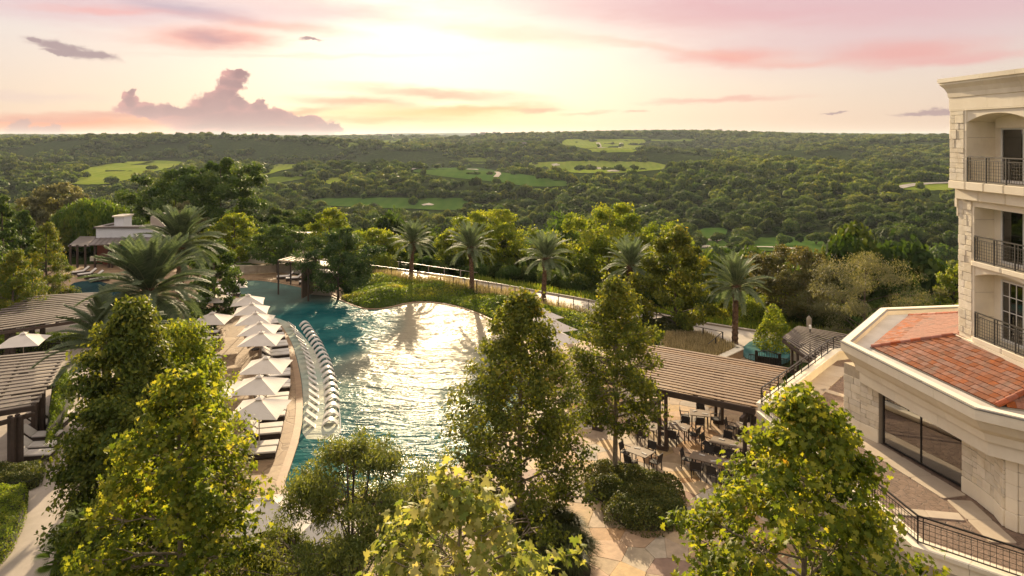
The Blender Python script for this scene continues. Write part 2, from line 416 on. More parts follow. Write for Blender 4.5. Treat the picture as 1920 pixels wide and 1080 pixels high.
M_sycdark = leafmat('sycamore_leaves_green', [(0, (.035, .060, .012)), (.45, (.095, .125, .020)), (.85, (.20, .21, .03)), (1, (.36, .26, .04))], .45)
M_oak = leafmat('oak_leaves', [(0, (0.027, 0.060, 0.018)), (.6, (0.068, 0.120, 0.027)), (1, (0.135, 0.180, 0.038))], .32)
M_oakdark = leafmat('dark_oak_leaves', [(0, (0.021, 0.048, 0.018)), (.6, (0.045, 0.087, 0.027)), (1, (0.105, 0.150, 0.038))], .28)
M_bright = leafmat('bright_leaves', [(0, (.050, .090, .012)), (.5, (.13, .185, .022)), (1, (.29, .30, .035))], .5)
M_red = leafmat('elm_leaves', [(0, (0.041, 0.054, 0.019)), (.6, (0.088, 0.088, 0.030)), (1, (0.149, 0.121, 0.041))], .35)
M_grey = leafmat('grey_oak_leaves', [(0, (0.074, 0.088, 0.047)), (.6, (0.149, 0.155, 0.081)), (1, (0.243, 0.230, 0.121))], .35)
M_cypress = leafmat('cypress_leaves', [(0, (0.042, 0.084, 0.014)), (.6, (0.105, 0.140, 0.021)), (1, (0.252, 0.196, 0.028))], .45)
M_willow = leafmat('willow_leaves', [(0, (0.039, 0.091, 0.016)), (.6, (0.104, 0.169, 0.026)), (1, (0.234, 0.273, 0.039))], .45)
M_frond = leafmat('palm_fronds', [(0, (.065, .095, .055)), (.6, (.135, .175, .095)), (1, (.26, .27, .15))], .32, tcol=(1.25, 1.35, .9))
M_hedge = leafmat('hedge_leaves', [(0, (.04, .08, .012)), (.6, (.10, .16, .022)), (1, (.20, .25, .04))], .35)
M_hedgedark = leafmat('dark_shrub_leaves', [(0, (.032, .055, .014)), (.6, (.075, .10, .024)), (1, (.17, .16, .035))], .28)
M_core = plain('inner_twigs', (.03, .032, .012), (.015, .018, .008), 4, .95, .5)
M_drygrass = leafmat('dry_grass', [(0, (.20, .17, .08)), (.5, (.40, .34, .18)), (1, (.60, .50, .30))], .45, tcol=(1.2, 1.1, .8))
M_tuftgreen = leafmat('tuft_grass', [(0, (.03, .045, .015)), (.6, (.06, .08, .025)), (1, (.12, .12, .05))], .3)
M_cover = leafmat('ground_cover_leaves', [(0, (.07, .12, .015)), (.6, (.15, .22, .028)), (1, (.30, .30, .05))], .45)
M_forest = leafmat('woodland_leaves', [(0, (.040, .074, .020)), (.5, (.085, .130, .030)), (1, (.20, .22, .05))], .38, patch=.1, var=.4, wide=.9, spec=.05)
# ------------------------------------------------------------------ terrain
EDGE = [(-300, 150), (-120, 135), (-60, 116), (-30, 98), (-19, 92), (-4, 83), (8, 74), (15.7, 67), (21.2, 63), (45, 56), (80, 50), (300, 30)]
EX = np.array([e[0] for e in EDGE], float); EYY = np.array([e[1] for e in EDGE], float)
PROF = [(0, -.35), (8, -1.5), (40, -9), (90, -20), (160, -29), (300, -33), (450, -31), (700, -27), (950, -19), (1250, -8), (1700, 1), (2300, 7), (3200, 12), (4500, 20), (6000, 32), (9000, 40)]
PX = np.array([p[0] for p in PROF], float); PZ = np.array([p[1] for p in PROF], float)
def hgt(x, y):
    x = np.asarray(x, float); y = np.asarray(y, float)
    r = np.hypot(x, y)
    d = y - np.interp(x, EX, EYY)
    dd = np.where(y > 0, np.maximum(d, 0), 0)
    dd = dd + np.maximum(np.abs(x) - 200, 0) * .6 * (y > -1e9)
    base = np.interp(np.maximum(dd, 0), PX, PZ)
    az_ = np.arctan2(x, np.maximum(y, 1))
    far = np.clip((r - 250) / 1500, 0, 1)
    far2 = np.clip((r - 2500) / 3500, 0, 1)
    z = base + fbm(x / 300, y / 150, 3, 3) * 17 * np.clip((dd - 60) / 250, 0, 1) + fbm(x / 900, y / 900, 9, 4) * 44 * far + fbm(x / 620, y / 230, 14, 3) * 42 * np.clip((r - 500) / 700, 0, 1) * np.clip((4500 - r) / 2500, 0, 1)
    z = z + far2 * (fbm(x / 1700, y / 1100, 21, 4) * 110) + np.exp(-((az_ - .19) / .2) ** 2) * 36 * np.clip((r - 1800) / 900, 0, 1) * np.clip((4200 - r) / 1500, 0, 1)
    z = z + 70 * np.clip((r - 6300) / 1500, 0, 1) * np.clip(.55 + fbm(x / 2600, y / 2600, 41, 2) * 1.6, 0, 1.3)
    # ridges never climb far over eye level
    lim = EYE + (.0006 + .0066 * np.exp(-((az_ - .2) / .19) ** 2) + .0022 * np.exp(-((az_ + .12) / .1) ** 2)) * r + .0095 * np.maximum(r - 6300, 0)
    z = np.where(z > lim - 24, lim - 24 + 24 * np.tanh((z - lim + 24) / 24), z)
    return z
def terrain():
    a1 = np.linspace(-55, 55, 300); a2 = np.linspace(55, 305, 60)[1:-1]
    A = np.radians(np.concatenate([a1, a2])); na = len(A)
    Rr = np.concatenate([[0.5], np.geomspace(6, 12000, 320)]); nr = len(Rr)
    X = Rr[:, None] * np.sin(A)[None]; Y = Rr[:, None] * np.cos(A)[None]
    V = np.stack([X, Y, hgt(X, Y)], -1).reshape(-1, 3)
    i, j = np.meshgrid(np.arange(nr - 1), np.arange(na), indexing='ij'); j2 = (j + 1) % na
    Fc = np.stack([i * na + j, (i + 1) * na + j, (i + 1) * na + j2, i * na + j2], -1).reshape(-1, 4)
    cap = None
    me = np_mesh('terrain', V, Fc, smooth=True)
    def b(t, o):
        p = t.n('ShaderNodeBsdfPrincipled'); t.l(p.outputs[0], o.inputs[0]); g = t.n('ShaderNodeNewGeometry')
        n1 = t.rng(t.noise(g.outputs['Position'], .02, 5, .6), .4, .65)
        n2 = t.rng(t.noise(g.outputs['Position'], .25, 4, .6), .35, .65)
        c = t.mix(n1, (.030, .048, .014, 1), (.050, .068, .020, 1)); c = t.mix(n2, c, (.022, .032, .011, 1))
        t.l(c, p.inputs['Base Color']); p.inputs['Roughness'].default_value = 1; p.inputs['Specular IOR Level'].default_value = 0
        bm = t.n('ShaderNodeBump'); bm.inputs['Strength'].default_value = 1; bm.inputs['Distance'].default_value = 3
        t.l(t.noise(g.outputs['Position'], .12, 4), bm.inputs['Height']); t.l(bm.outputs[0], p.inputs['Normal'])
    o = obj('ground', me, mat('forest_floor', b), kind='structure')
terrain()
def march(px, py):
    """first terrain point seen along rays of the photograph (arrays)"""
    px = np.atleast_1d(np.asarray(px, float)); py = np.atleast_1d(np.asarray(py, float)); px, py = np.broadcast_arrays(px, py)
    Ys = np.geomspace(100, 9000, 900); out = np.full(px.shape, np.nan)
    for k in range(px.size):
        xx = (px.flat[k] - 960) / F * Ys; zz = EYE - (py.flat[k] - HY) / F * Ys
        hit = np.nonzero(zz < hgt(xx, Ys))[0]
        if len(hit): out.flat[k] = Ys[hit[0]]
    return (px - 960) / F * out, out
# golf fairways: outline rows (py, left px, right px)
FAIR = [
    ('fairway', [(304, 250, 338), (310, 190, 338), (318, 160, 310), (328, 142, 270), (336, 132, 245), (346, 128, 205)], 0),
    ('fairway', [(310, 520, 556), (316, 486, 552), (322, 474, 520), (330, 462, 496), (338, 466, 480)], 0),
    ('fairway', [(333, 512, 585), (338, 496, 560), (345, 488, 520)], 1),
    ('fairway', [(335, 620, 650), (340, 612, 636), (345, 614, 630)], 0),
    ('fairway', [(269, 640, 676), (273, 628, 670), (279, 632, 656)], 1),
    ('fairway', [(262, 730, 776), (265, 715, 770), (268, 716, 740)], 1),
    ('fairway', [(297, 870, 905), (302, 872, 916), (307, 885, 912)], 1),
    ('fairway', [(317, 800, 900), (321, 768, 930), (328, 800, 980), (335, 858, 1030), (342, 930, 1062), (350, 985, 1064)], 2),
    ('fairway', [(305, 1000, 1215), (309, 985, 1246), (314, 1005, 1254), (319, 1040, 1240), (325, 1075, 1170)], 0),
    ('fairway', [(262, 1062, 1205), (267, 1052, 1212), (273, 1058, 1208), (279, 1098, 1200), (286, 1112, 1188)], 0),
    ('fairway', [(258, 1160, 1180), (261, 1215, 1300), (265, 1215, 1310)], 1),
    ('fairway', [(374, 600, 880), (379, 585, 880), (386, 590, 876), (394, 790, 870)], 2),
    ('fairway', [(434, 960, 1050), (439, 972, 1062), (447, 985, 1050), (458, 978, 1010)], 2),
    ('fairway', [(430, 1322, 1362), (440, 1300, 1364), (452, 1290, 1352), (466, 1300, 1380), (474, 1310, 1360)], 2),
    ('fairway', [(448, 1424, 1590), (455, 1412, 1680), (463, 1412, 1716), (470, 1400, 1700), (480, 1550, 1708), (490, 1560, 1690)], 2),
    ('fairway', [(383, 20, 62), (388, 0, 60), (395, 0, 40)], 1),
    ('fairway', [(344, 1690, 1790), (350, 1670, 1790), (357, 1700, 1790)], 0),
]
def matte(name, c1, c2, scale):
    def b(t, o):
        d = t.n('ShaderNodeBsdfDiffuse'); t.l(d.outputs[0], o.inputs[0]); g = t.n('ShaderNodeNewGeometry'); d.inputs['Roughness'].default_value = .6
        n = t.math('ADD', t.math('MULTIPLY', t.noise(g.outputs['Position'], scale * .6, 4, .65), .75), t.math('MULTIPLY', t.noise(g.outputs['Position'], scale * 9, 3), .25))
        wv = t.n('ShaderNodeTexWave'); t.l(g.outputs['Position'], wv.inputs['Vector']); wv.inputs['Scale'].default_value = .035; wv.inputs['Distortion'].default_value = 3.0   # mowing bands
        n = t.math('ADD', n, t.math('MULTIPLY', t.math('SUBTRACT', wv.outputs['Fac'], .5), .10))
        t.l(t.mix(t.rng(n, .36, .64), (*c1, 1), (*c2, 1)), d.inputs[0])
    return mat(name, b)
FPIX = []
FM = {}
for kk, (ca, cb) in enumerate([((.20, .27, .03), (.27, .31, .05)), ((.15, .20, .035), (.11, .155, .025)), ((.065, .13, .025), (.09, .15, .03))]):
    FM[kk] = matte('fairway_turf_%d' % kk, ca, cb, .03)
for (nm, rows, ck) in FAIR:
    ys = np.array([r[0] for r in rows], float); xl = np.array([r[1] for r in rows], float); xr = np.array([r[2] for r in rows], float)
    FPIX.append([(a, b) for a, b in zip(xl, ys)] + [(a, b) for a, b in zip(xr[::-1], ys[::-1])])
    ny, nx = 12, 16
    yy = np.linspace(ys[0], ys[-1], ny); L_ = np.interp(yy, ys, xl); R_ = np.interp(yy, ys, xr)
    tt = np.linspace(0, 1, nx)
    # round the top and bottom rows a little
    wob = lambda s: np.array([vnoise(i * .9, s, 5) - .5 for i in range(ny)]) * 8
    L_ = L_ + wob(ys[0]); R_ = R_ + wob(ys[0] + 9)
    PXg = L_[:, None] * (1 - tt) + R_[:, None] * tt; PYg = np.repeat(yy[:, None], nx, 1) + (np.sin(tt * math.pi)[None] * np.linspace(-1, 1, ny)[:, None]) * 1.2
    gx, gy = march(PXg, PYg)
    gx = gx.reshape(ny, nx); gy = gy.reshape(ny, nx)
    # depth never jumps within one sheet
    for j in range(nx):
        for i in range(ny - 2, -1, -1):
            lim = gy[i + 1, j] * 1.35 + 40
            if not (gy[i, j] <= lim): gy[i, j] = lim; gx[i, j] = (PXg[i, j] - 960) / F * lim
    gz = hgt(gx, gy) + .5
    V = np.stack([gx, gy, gz], -1).reshape(-1, 3)
    # row-major grid; only draw where march gave values
    i, j = np.meshgrid(np.arange(ny - 1), np.arange(nx - 1), indexing='ij')
    Fc = np.stack([i * nx + j, (i + 1) * nx + j, (i + 1) * nx + j + 1, i * nx + j + 1], -1).reshape(-1, 4)
    ok = np.isfinite(V).all(1)[Fc].all(1); V = np.nan_to_num(V); Fc = Fc[ok]
    if len(Fc): obj('fairway', np_mesh('fairway', V, Fc, smooth=True), FM[ck], kind='structure')
def drape_spot(name, pix, m, lift):
    pts = [march(a, b) for a, b in pix]
    P3 = [(float(a[0][0]), float(a[1][0])) for a in pts]
    if any(math.isnan(c) for p in P3 for c in p): return
    mb = MB(); mb.add([(x, y, float(hgt(x, y)) + lift) for x, y in P3], [tuple(range(len(P3)))[::-1]])
    obj(name, mb, m, kind='structure')
M_sand = matte('bunker_sand', (.62, .55, .44), (.5, .44, .34), .3)
for (cx, cy, rx, ry) in [(1042, 311, 8, 2.4), (1122, 318, 22, 2.2), (1150, 322, 12, 1.6), (1340, 453, 14, 2.6), (802, 386, 12, 2), (1165, 316, 6, 1.4), (560, 330, 8, 1.5), (1325, 466, 16, 2.2)]:
    drape_spot('sand_bunker', [(cx + rx * math.cos(t), cy + ry * math.sin(t) * (1 + .3 * math.sin(3 * t))) for t in np.linspace(0, 2 * math.pi, 15)[:-1]], M_sand, .9)
def cart_path(pix, w):
    pts = [march(a, b) for a, b in pix]; P3 = [Vector((float(a[0][0]), float(a[1][0]))) for a in pts]
    P3 = smooth_poly(P3, 2, False); mb = MB(); vs = []
    for i, p in enumerate(P3):
        t = (P3[min(i + 1, len(P3) - 1)] - P3[max(i - 1, 0)]).normalized(); n = Vector((-t.y, t.x))
        for s_ in (-1, 1):
            q = p + n * w / 2 * s_; vs.append((q.x, q.y, float(hgt(q.x, q.y)) + 1.1))
    mb.add(vs, [(2 * i, 2 * i + 1, 2 * i + 3, 2 * i + 2) for i in range(len(P3) - 1)]); obj('cart_path', mb, M_sand, kind='structure')
cart_path([(770, 320), (860, 318), (912, 321), (938, 327), (930, 334)], 5)
cart_path([(1110, 264), (1128, 272), (1112, 279), (1150, 278), (1165, 270)], 9)
cart_path([(1300, 466), (1345, 468), (1430, 467), (1500, 472)], 2.6)
cart_path([(1560, 478), (1640, 474), (1700, 476)], 2.6)
cart_path([(1675, 356), (1705, 349), (1790, 344)], 9)
# ------------------------------------------------------------------ woodland
def blob_crown(name, seed, n, leaf, flat=.62, lobes=11, rad=1.0):
    """crown 2 wide (unit radius) standing on z=0: leaf tufts over a heap of lobes"""
    r = np.random.default_rng(seed)
    th = r.uniform(0, 2 * math.pi, lobes); rr = r.uniform(.15, .68, lobes); rr[0] = 0
    c = np.stack([rr * np.cos(th), rr * np.sin(th), .55 * flat + r.uniform(-.1, .45, lobes) * flat * (1 - rr)], 1); s = r.uniform(.26, .46, lobes) * (1.05 - .35 * rr)
    k = r.integers(0, lobes, n); d = norm(r.normal(size=(n, 3))); d[:, 2] = np.where(d[:, 2] < -.35, -d[:, 2], d[:, 2])
    C = c[k] + d * (s[k] * r.uniform(.72, 1.12, n))[:, None] * np.array([1, 1, flat + .2])
    C[:, 2] = np.maximum(C[:, 2], .04)
    N = d + r.normal(size=(n, 3)) * .45
    rnd = np.clip(r.uniform(0, 1, lobes)[k] * .55 + r.uniform(0, .45, n), 0, 1)
    V, Fc, at = scatter_leaves(C, N, leaf * r.uniform(.6, 1.4, n), *Q_LEAF, rnd, r=r)
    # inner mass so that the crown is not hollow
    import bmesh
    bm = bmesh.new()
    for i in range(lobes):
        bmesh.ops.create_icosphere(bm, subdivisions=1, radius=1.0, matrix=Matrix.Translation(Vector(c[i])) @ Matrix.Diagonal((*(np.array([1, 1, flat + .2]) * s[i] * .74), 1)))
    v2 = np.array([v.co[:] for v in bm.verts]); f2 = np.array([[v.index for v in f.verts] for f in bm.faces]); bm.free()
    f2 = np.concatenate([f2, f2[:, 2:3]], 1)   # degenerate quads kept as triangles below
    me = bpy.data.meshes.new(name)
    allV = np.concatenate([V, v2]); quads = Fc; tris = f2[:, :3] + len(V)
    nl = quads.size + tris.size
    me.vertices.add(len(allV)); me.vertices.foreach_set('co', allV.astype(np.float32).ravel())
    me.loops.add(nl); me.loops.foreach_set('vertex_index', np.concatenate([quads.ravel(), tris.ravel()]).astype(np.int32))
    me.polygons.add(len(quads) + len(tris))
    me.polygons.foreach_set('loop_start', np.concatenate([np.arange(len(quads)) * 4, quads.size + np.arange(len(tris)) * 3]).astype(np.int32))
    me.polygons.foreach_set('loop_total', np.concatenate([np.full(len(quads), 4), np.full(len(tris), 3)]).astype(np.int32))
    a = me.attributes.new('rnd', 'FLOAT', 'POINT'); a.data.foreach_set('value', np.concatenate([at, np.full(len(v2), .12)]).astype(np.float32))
    me.update(calc_edges=True); return me

def blocked(x, y, h):
    """would a tree of height h standing here hide or stand on a fairway of the valley"""
    z = hgt(x, y); px = 960 + x / y * F; b = HY + (EYE - z) / y * F; t_ = HY + (EYE - z - h) / y * F
    out = np.zeros(x.shape, bool)
    for poly in FPIX:
        for q in [t_ + (b - t_) * w for w in (.06, .2, .36, .52, .68, .84, 1.0)]:
            out |= inpoly(px, q, poly)
    return out
def wood_points():
    pts = []
    r = 75.0; g = np.random.default_rng(5)
    while r < 5200:
        s = float(np.interp(r, [75, 150, 300, 600, 1500, 5200], [6.2, 7.6, 9.6, 10.6, 13, 33]))
        n = int(math.radians(104) * r / s); a = np.radians(-52) + (np.arange(n) + g.uniform(0, 1, n)) * s / r
        rr = r + g.uniform(-.5, .5, n) * s
        pts.append(np.stack([rr * np.sin(a), rr * np.cos(a), np.full(n, s)], 1)); r += s * .95
    p = np.concatenate(pts); x, y, s = p.T
    edge = np.interp(x, EX, EYY)
    near = np.hypot(x, y) < 620
    keep = (y > edge + 16) & (near | (fbm(x / 120, y / 120, 31, 3) > -.42))
    # clearings and thin scrub
    keep &= ~((np.hypot(x, y) > 900) & (fbm(x / 260, y / 200, 77, 4) > .30))
    h = np.where(near, 6.0, 6.5)
    keep &= ~blocked(x, y, h) | (g.uniform(0, 1, len(x)) < .035)
    # the resort slope below the promenade keeps lower growth
    return x[keep], y[keep], s[keep], g
wx, wy, ws, wg = wood_points()
wd = np.hypot(wx, wy)
wscale = ws * .5 * np.clip(wg.lognormal(.05, .32, len(wx)), .55, 2.1) 
wheight = np.clip(wg.normal(7.0, 1.9, len(wx)) * (wscale / (ws * .5)) ** .5, 3, 12.5) * np.interp(wd, [80, 400, 2000, 5000], [1, 1, 1.15, 1.5])
wz = hgt(wx, wy)
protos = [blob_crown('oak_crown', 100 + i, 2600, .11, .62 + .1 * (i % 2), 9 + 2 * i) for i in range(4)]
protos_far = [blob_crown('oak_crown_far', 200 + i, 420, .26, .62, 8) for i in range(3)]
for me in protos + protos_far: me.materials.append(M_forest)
def oak_trunk():
    mb = MB(); mb.tube([(0, 0, -.1), (.02, 0, .18), (.0, .03, .4)], [.05, .035, .03], 6)
    for k in range(4):
        a = k * 1.6 + .4; mb.tube([(0, .01, .12), (.16 * math.cos(a), .16 * math.sin(a), .28), (.38 * math.cos(a), .38 * math.sin(a), .46)], [.03, .02, .012], 5)
    return mb.mesh('oak_trunk')
me_trunk = oak_trunk(); me_trunk.materials.append(M_bark)
# the nearest crowns are trees of their own
inview = (np.abs(wx / wy) < .78) & (wy > 60)
order = np.argsort(np.where(inview, wd, 1e9)); single = order[:230]
root = None
for i in single:
    loc = (wx[i], wy[i], wz[i] - .2); sc = (wscale[i] * 1.08, wscale[i] * 1.08, wheight[i])
    t = thing('oak_tree', 'rounded green live oak crown in the dense woodland below the resort', 'tree', loc, 0, 'live oaks of the valley woodland nearest the resort')
    c = obj('crown', protos[i % 4], None, t, local=True); k = obj('trunk', me_trunk, None, t, local=True)
    c.rotation_euler.z = wg.uniform(0, 6.28); t.scale = sc
rest = np.ones(len(wx), bool); rest[single] = False

def gn_scatter(name, x, y, z, sx, sz, meshes, label=None, seed=1):
    """one object of kind stuff: copies of the meshes on stored points"""
    me = bpy.data.meshes.new(name); n = len(x)
    me.vertices.add(n); me.vertices.foreach_set('co', np.stack([x, y, z], 1).astype(np.float32).ravel())
    g = np.random.default_rng(seed)
    a = me.attributes.new('sc', 'FLOAT_VECTOR', 'POINT'); a.data.foreach_set('vector', np.stack([sx, sx, sz], 1).astype(np.float32).ravel())
    a = me.attributes.new('rz', 'FLOAT_VECTOR', 'POINT'); a.data.foreach_set('vector', np.stack([np.zeros(n), np.zeros(n), g.uniform(0, 6.28, n)], 1).astype(np.float32).ravel())
    a = me.attributes.new('pick', 'INT', 'POINT'); a.data.foreach_set('value', g.integers(0, len(meshes), n).astype(np.int32))
    o = bpy.data.objects.new(name, me); COL.objects.link(o); o['kind'] = 'stuff'
    if label: o['label'] = label
    ng = bpy.data.node_groups.new(name, 'GeometryNodeTree')
    ng.interface.new_socket('Geometry', in_out='INPUT', socket_type='NodeSocketGeometry'); ng.interface.new_socket('Geometry', in_out='OUTPUT', socket_type='NodeSocketGeometry')
    gi = ng.nodes.new('NodeGroupInput'); go = ng.nodes.new('NodeGroupOutput')
    iop = ng.nodes.new('GeometryNodeInstanceOnPoints'); ng.links.new(gi.outputs[0], iop.inputs['Points'])
    g2i = ng.nodes.new('GeometryNodeGeometryToInstance')
    for mm in reversed(meshes):
        po = bpy.data.objects.new(name + '_pattern', mm)
        oi = ng.nodes.new('GeometryNodeObjectInfo'); oi.inputs[0].default_value = po; oi.transform_space = 'ORIGINAL'
        oi.inputs['As Instance'].default_value = True
        ng.links.new(oi.outputs['Geometry'], g2i.inputs[0])
    ng.links.new(g2i.outputs[0], iop.inputs['Instance']); iop.inputs['Pick Instance'].default_value = True
    def att(nm, ty, sock):
        at = ng.nodes.new('GeometryNodeInputNamedAttribute'); at.data_type = ty; at.inputs[0].default_value = nm
        ng.links.new(at.outputs[0], sock)
    att('sc', 'FLOAT_VECTOR', iop.inputs['Scale']); att('rz', 'FLOAT_VECTOR', iop.inputs['Rotation']); att('pick', 'INT', iop.inputs['Instance Index'])
    ng.links.new(iop.outputs[0], go.inputs[0])
    md = o.modifiers.new('scatter', 'NODES'); md.node_group = ng
    return o
nearw = rest & (wd < 520); farw = rest & (wd >= 520)
for (m_, ps, nm) in ((nearw, protos, 'near_woodland'), (farw, protos_far, 'far_woodland')):
    gn_scatter(nm, wx[m_], wy[m_], wz[m_] - .3, wscale[m_] * 1.1, wheight[m_], ps)
# lone oaks standing on the golf grass
lone = [(1345, 458, 1.0), (1395, 455, 1.4), (1468, 462, .9), (1500, 458, .55), (1530, 460, .9), (1548, 461, .8), (1590, 464, .8), (1625, 462, .7), (1655, 466, .7), (1690, 462, .9),
        (1131, 290, 1.0), (725, 372, .8), (1003, 311, .9), (988, 313, .6), (1305, 455, 1.1)]
for i, (a, b_, s) in enumerate(lone):
    gx, gy = march(a, b_); gx, gy = float(gx[0]), float(gy[0])
    if math.isnan(gx): continue
    big = gy * .0062 if gy > 1000 else 5.2
    t = thing('oak_tree', 'live oak standing free on the golf grass, ' + ORD[sorted(q[0] for q in lone).index(a)] + ' from the left', 'tree', (gx, gy, float(hgt(gx, gy)) - .2), 0, 'lone oaks on the golf grass')
    c = obj('crown', protos[i % 4], None, t, local=True); c.location.z = .12; obj('trunk', me_trunk, None, t, local=True)
    c.rotation_euler.z = i * 1.3; t.scale = (big * s, big * s, max(6.5, big) * s ** .5)
# houses on the far ridge
M_hw = plain('far_house_wall', (.62, .56, .5), (.5, .45, .4), .5, .9, 0, objrand=.15); M_hr = plain('far_house_roof', (.30, .26, .25), (.2, .17, .16), .5, .9, 0)
hx0 = [(1175, 1482, 24), (690, 760, 7), (405, 480, 7), (840, 930, 6)]
for (xa, xb, n), wh in zip(hx0, ('right of the middle', 'left of the middle', 'above the big elms', 'in the middle')):
    for i in range(n):
        a = xa + (xb - xa) * (i + wg.uniform(.1, .9)) / n
        # highest visible terrain in this column
        Ys = np.geomspace(1500, 5000, 300); xx = (a - 960) / F * Ys; el_ = (hgt(xx, Ys) - EYE) / Ys; k = int(np.argmax(el_)); Yk = Ys[k] * wg.uniform(.975, .995)
        X_ = (a - 960) / F * Yk; w = wg.uniform(9, 15); hh = wg.uniform(3.5, 5.5); z = float(hgt(X_, Yk)) + 5
        t = thing('distant_house', f'tiny house on the far ridge {wh}, {ORD[i]} from the left', 'house', (X_, Yk, z), 0, 'houses along the far ridge')
        mb = MB(); mb.box((X_, Yk, z + hh / 2 - 2), (w, 10, hh + 4)); obj('wall', mb, M_hw, t)
        mb = MB(); zz = z + hh; mb.add([(X_ - w * .55, Yk - 6, zz), (X_ + w * .55, Yk - 6, zz), (X_ + w * .55, Yk + 6, zz), (X_ - w * .55, Yk + 6, zz), (X_ - w * .4, Yk, zz + 3), (X_ + w * .4, Yk, zz + 3)], [(0, 1, 5, 4), (2, 3, 4, 5), (1, 2, 5), (3, 0, 4), (0, 3, 2, 1)])
        obj('roof', mb, M_hr, t)
# white lookout house on the wooded slope
gx, gy = march(982, 276); gx, gy = float(gx[0]), float(gy[0]); k = gy / F; gz = float(hgt(gx, gy))
t = thing('lookout_house', 'small white two storey house alone on the wooded hillside', 'house', (gx, gy, gz))
mb = MB(); mb.box((gx, gy, gz + 3 * k), (9 * k, 6 * k, 10 * k)); mb.box((gx + 9 * k, gy, gz + 1.2 * k), (7 * k, 5 * k, 5 * k)); obj('wall', mb, plain('lookout_wall', (.75, .7, .62), None, .5, .9, 0), t)
mb = MB(); mb.box((gx, gy, gz + 8.6 * k), (11 * k, 7 * k, 1.0 * k)); mb.box((gx, gy, gz + 5.0 * k), (11 * k, 7 * k, .7 * k)); obj('roof', mb, M_hr, t)
mb = MB()
for q in (-2.4, 0, 2.4): mb.box((gx + q * k, gy - 3.1 * k, gz + 6.6 * k), (1.2 * k, .4 * k, 1.7 * k)); mb.box((gx + q * k, gy - 3.1 * k, gz + 2.8 * k), (1.2 * k, .4 * k, 2.2 * k))
obj('window', mb, plain('far_window', (.05, .06, .07), None, 1, .3, 0), t)
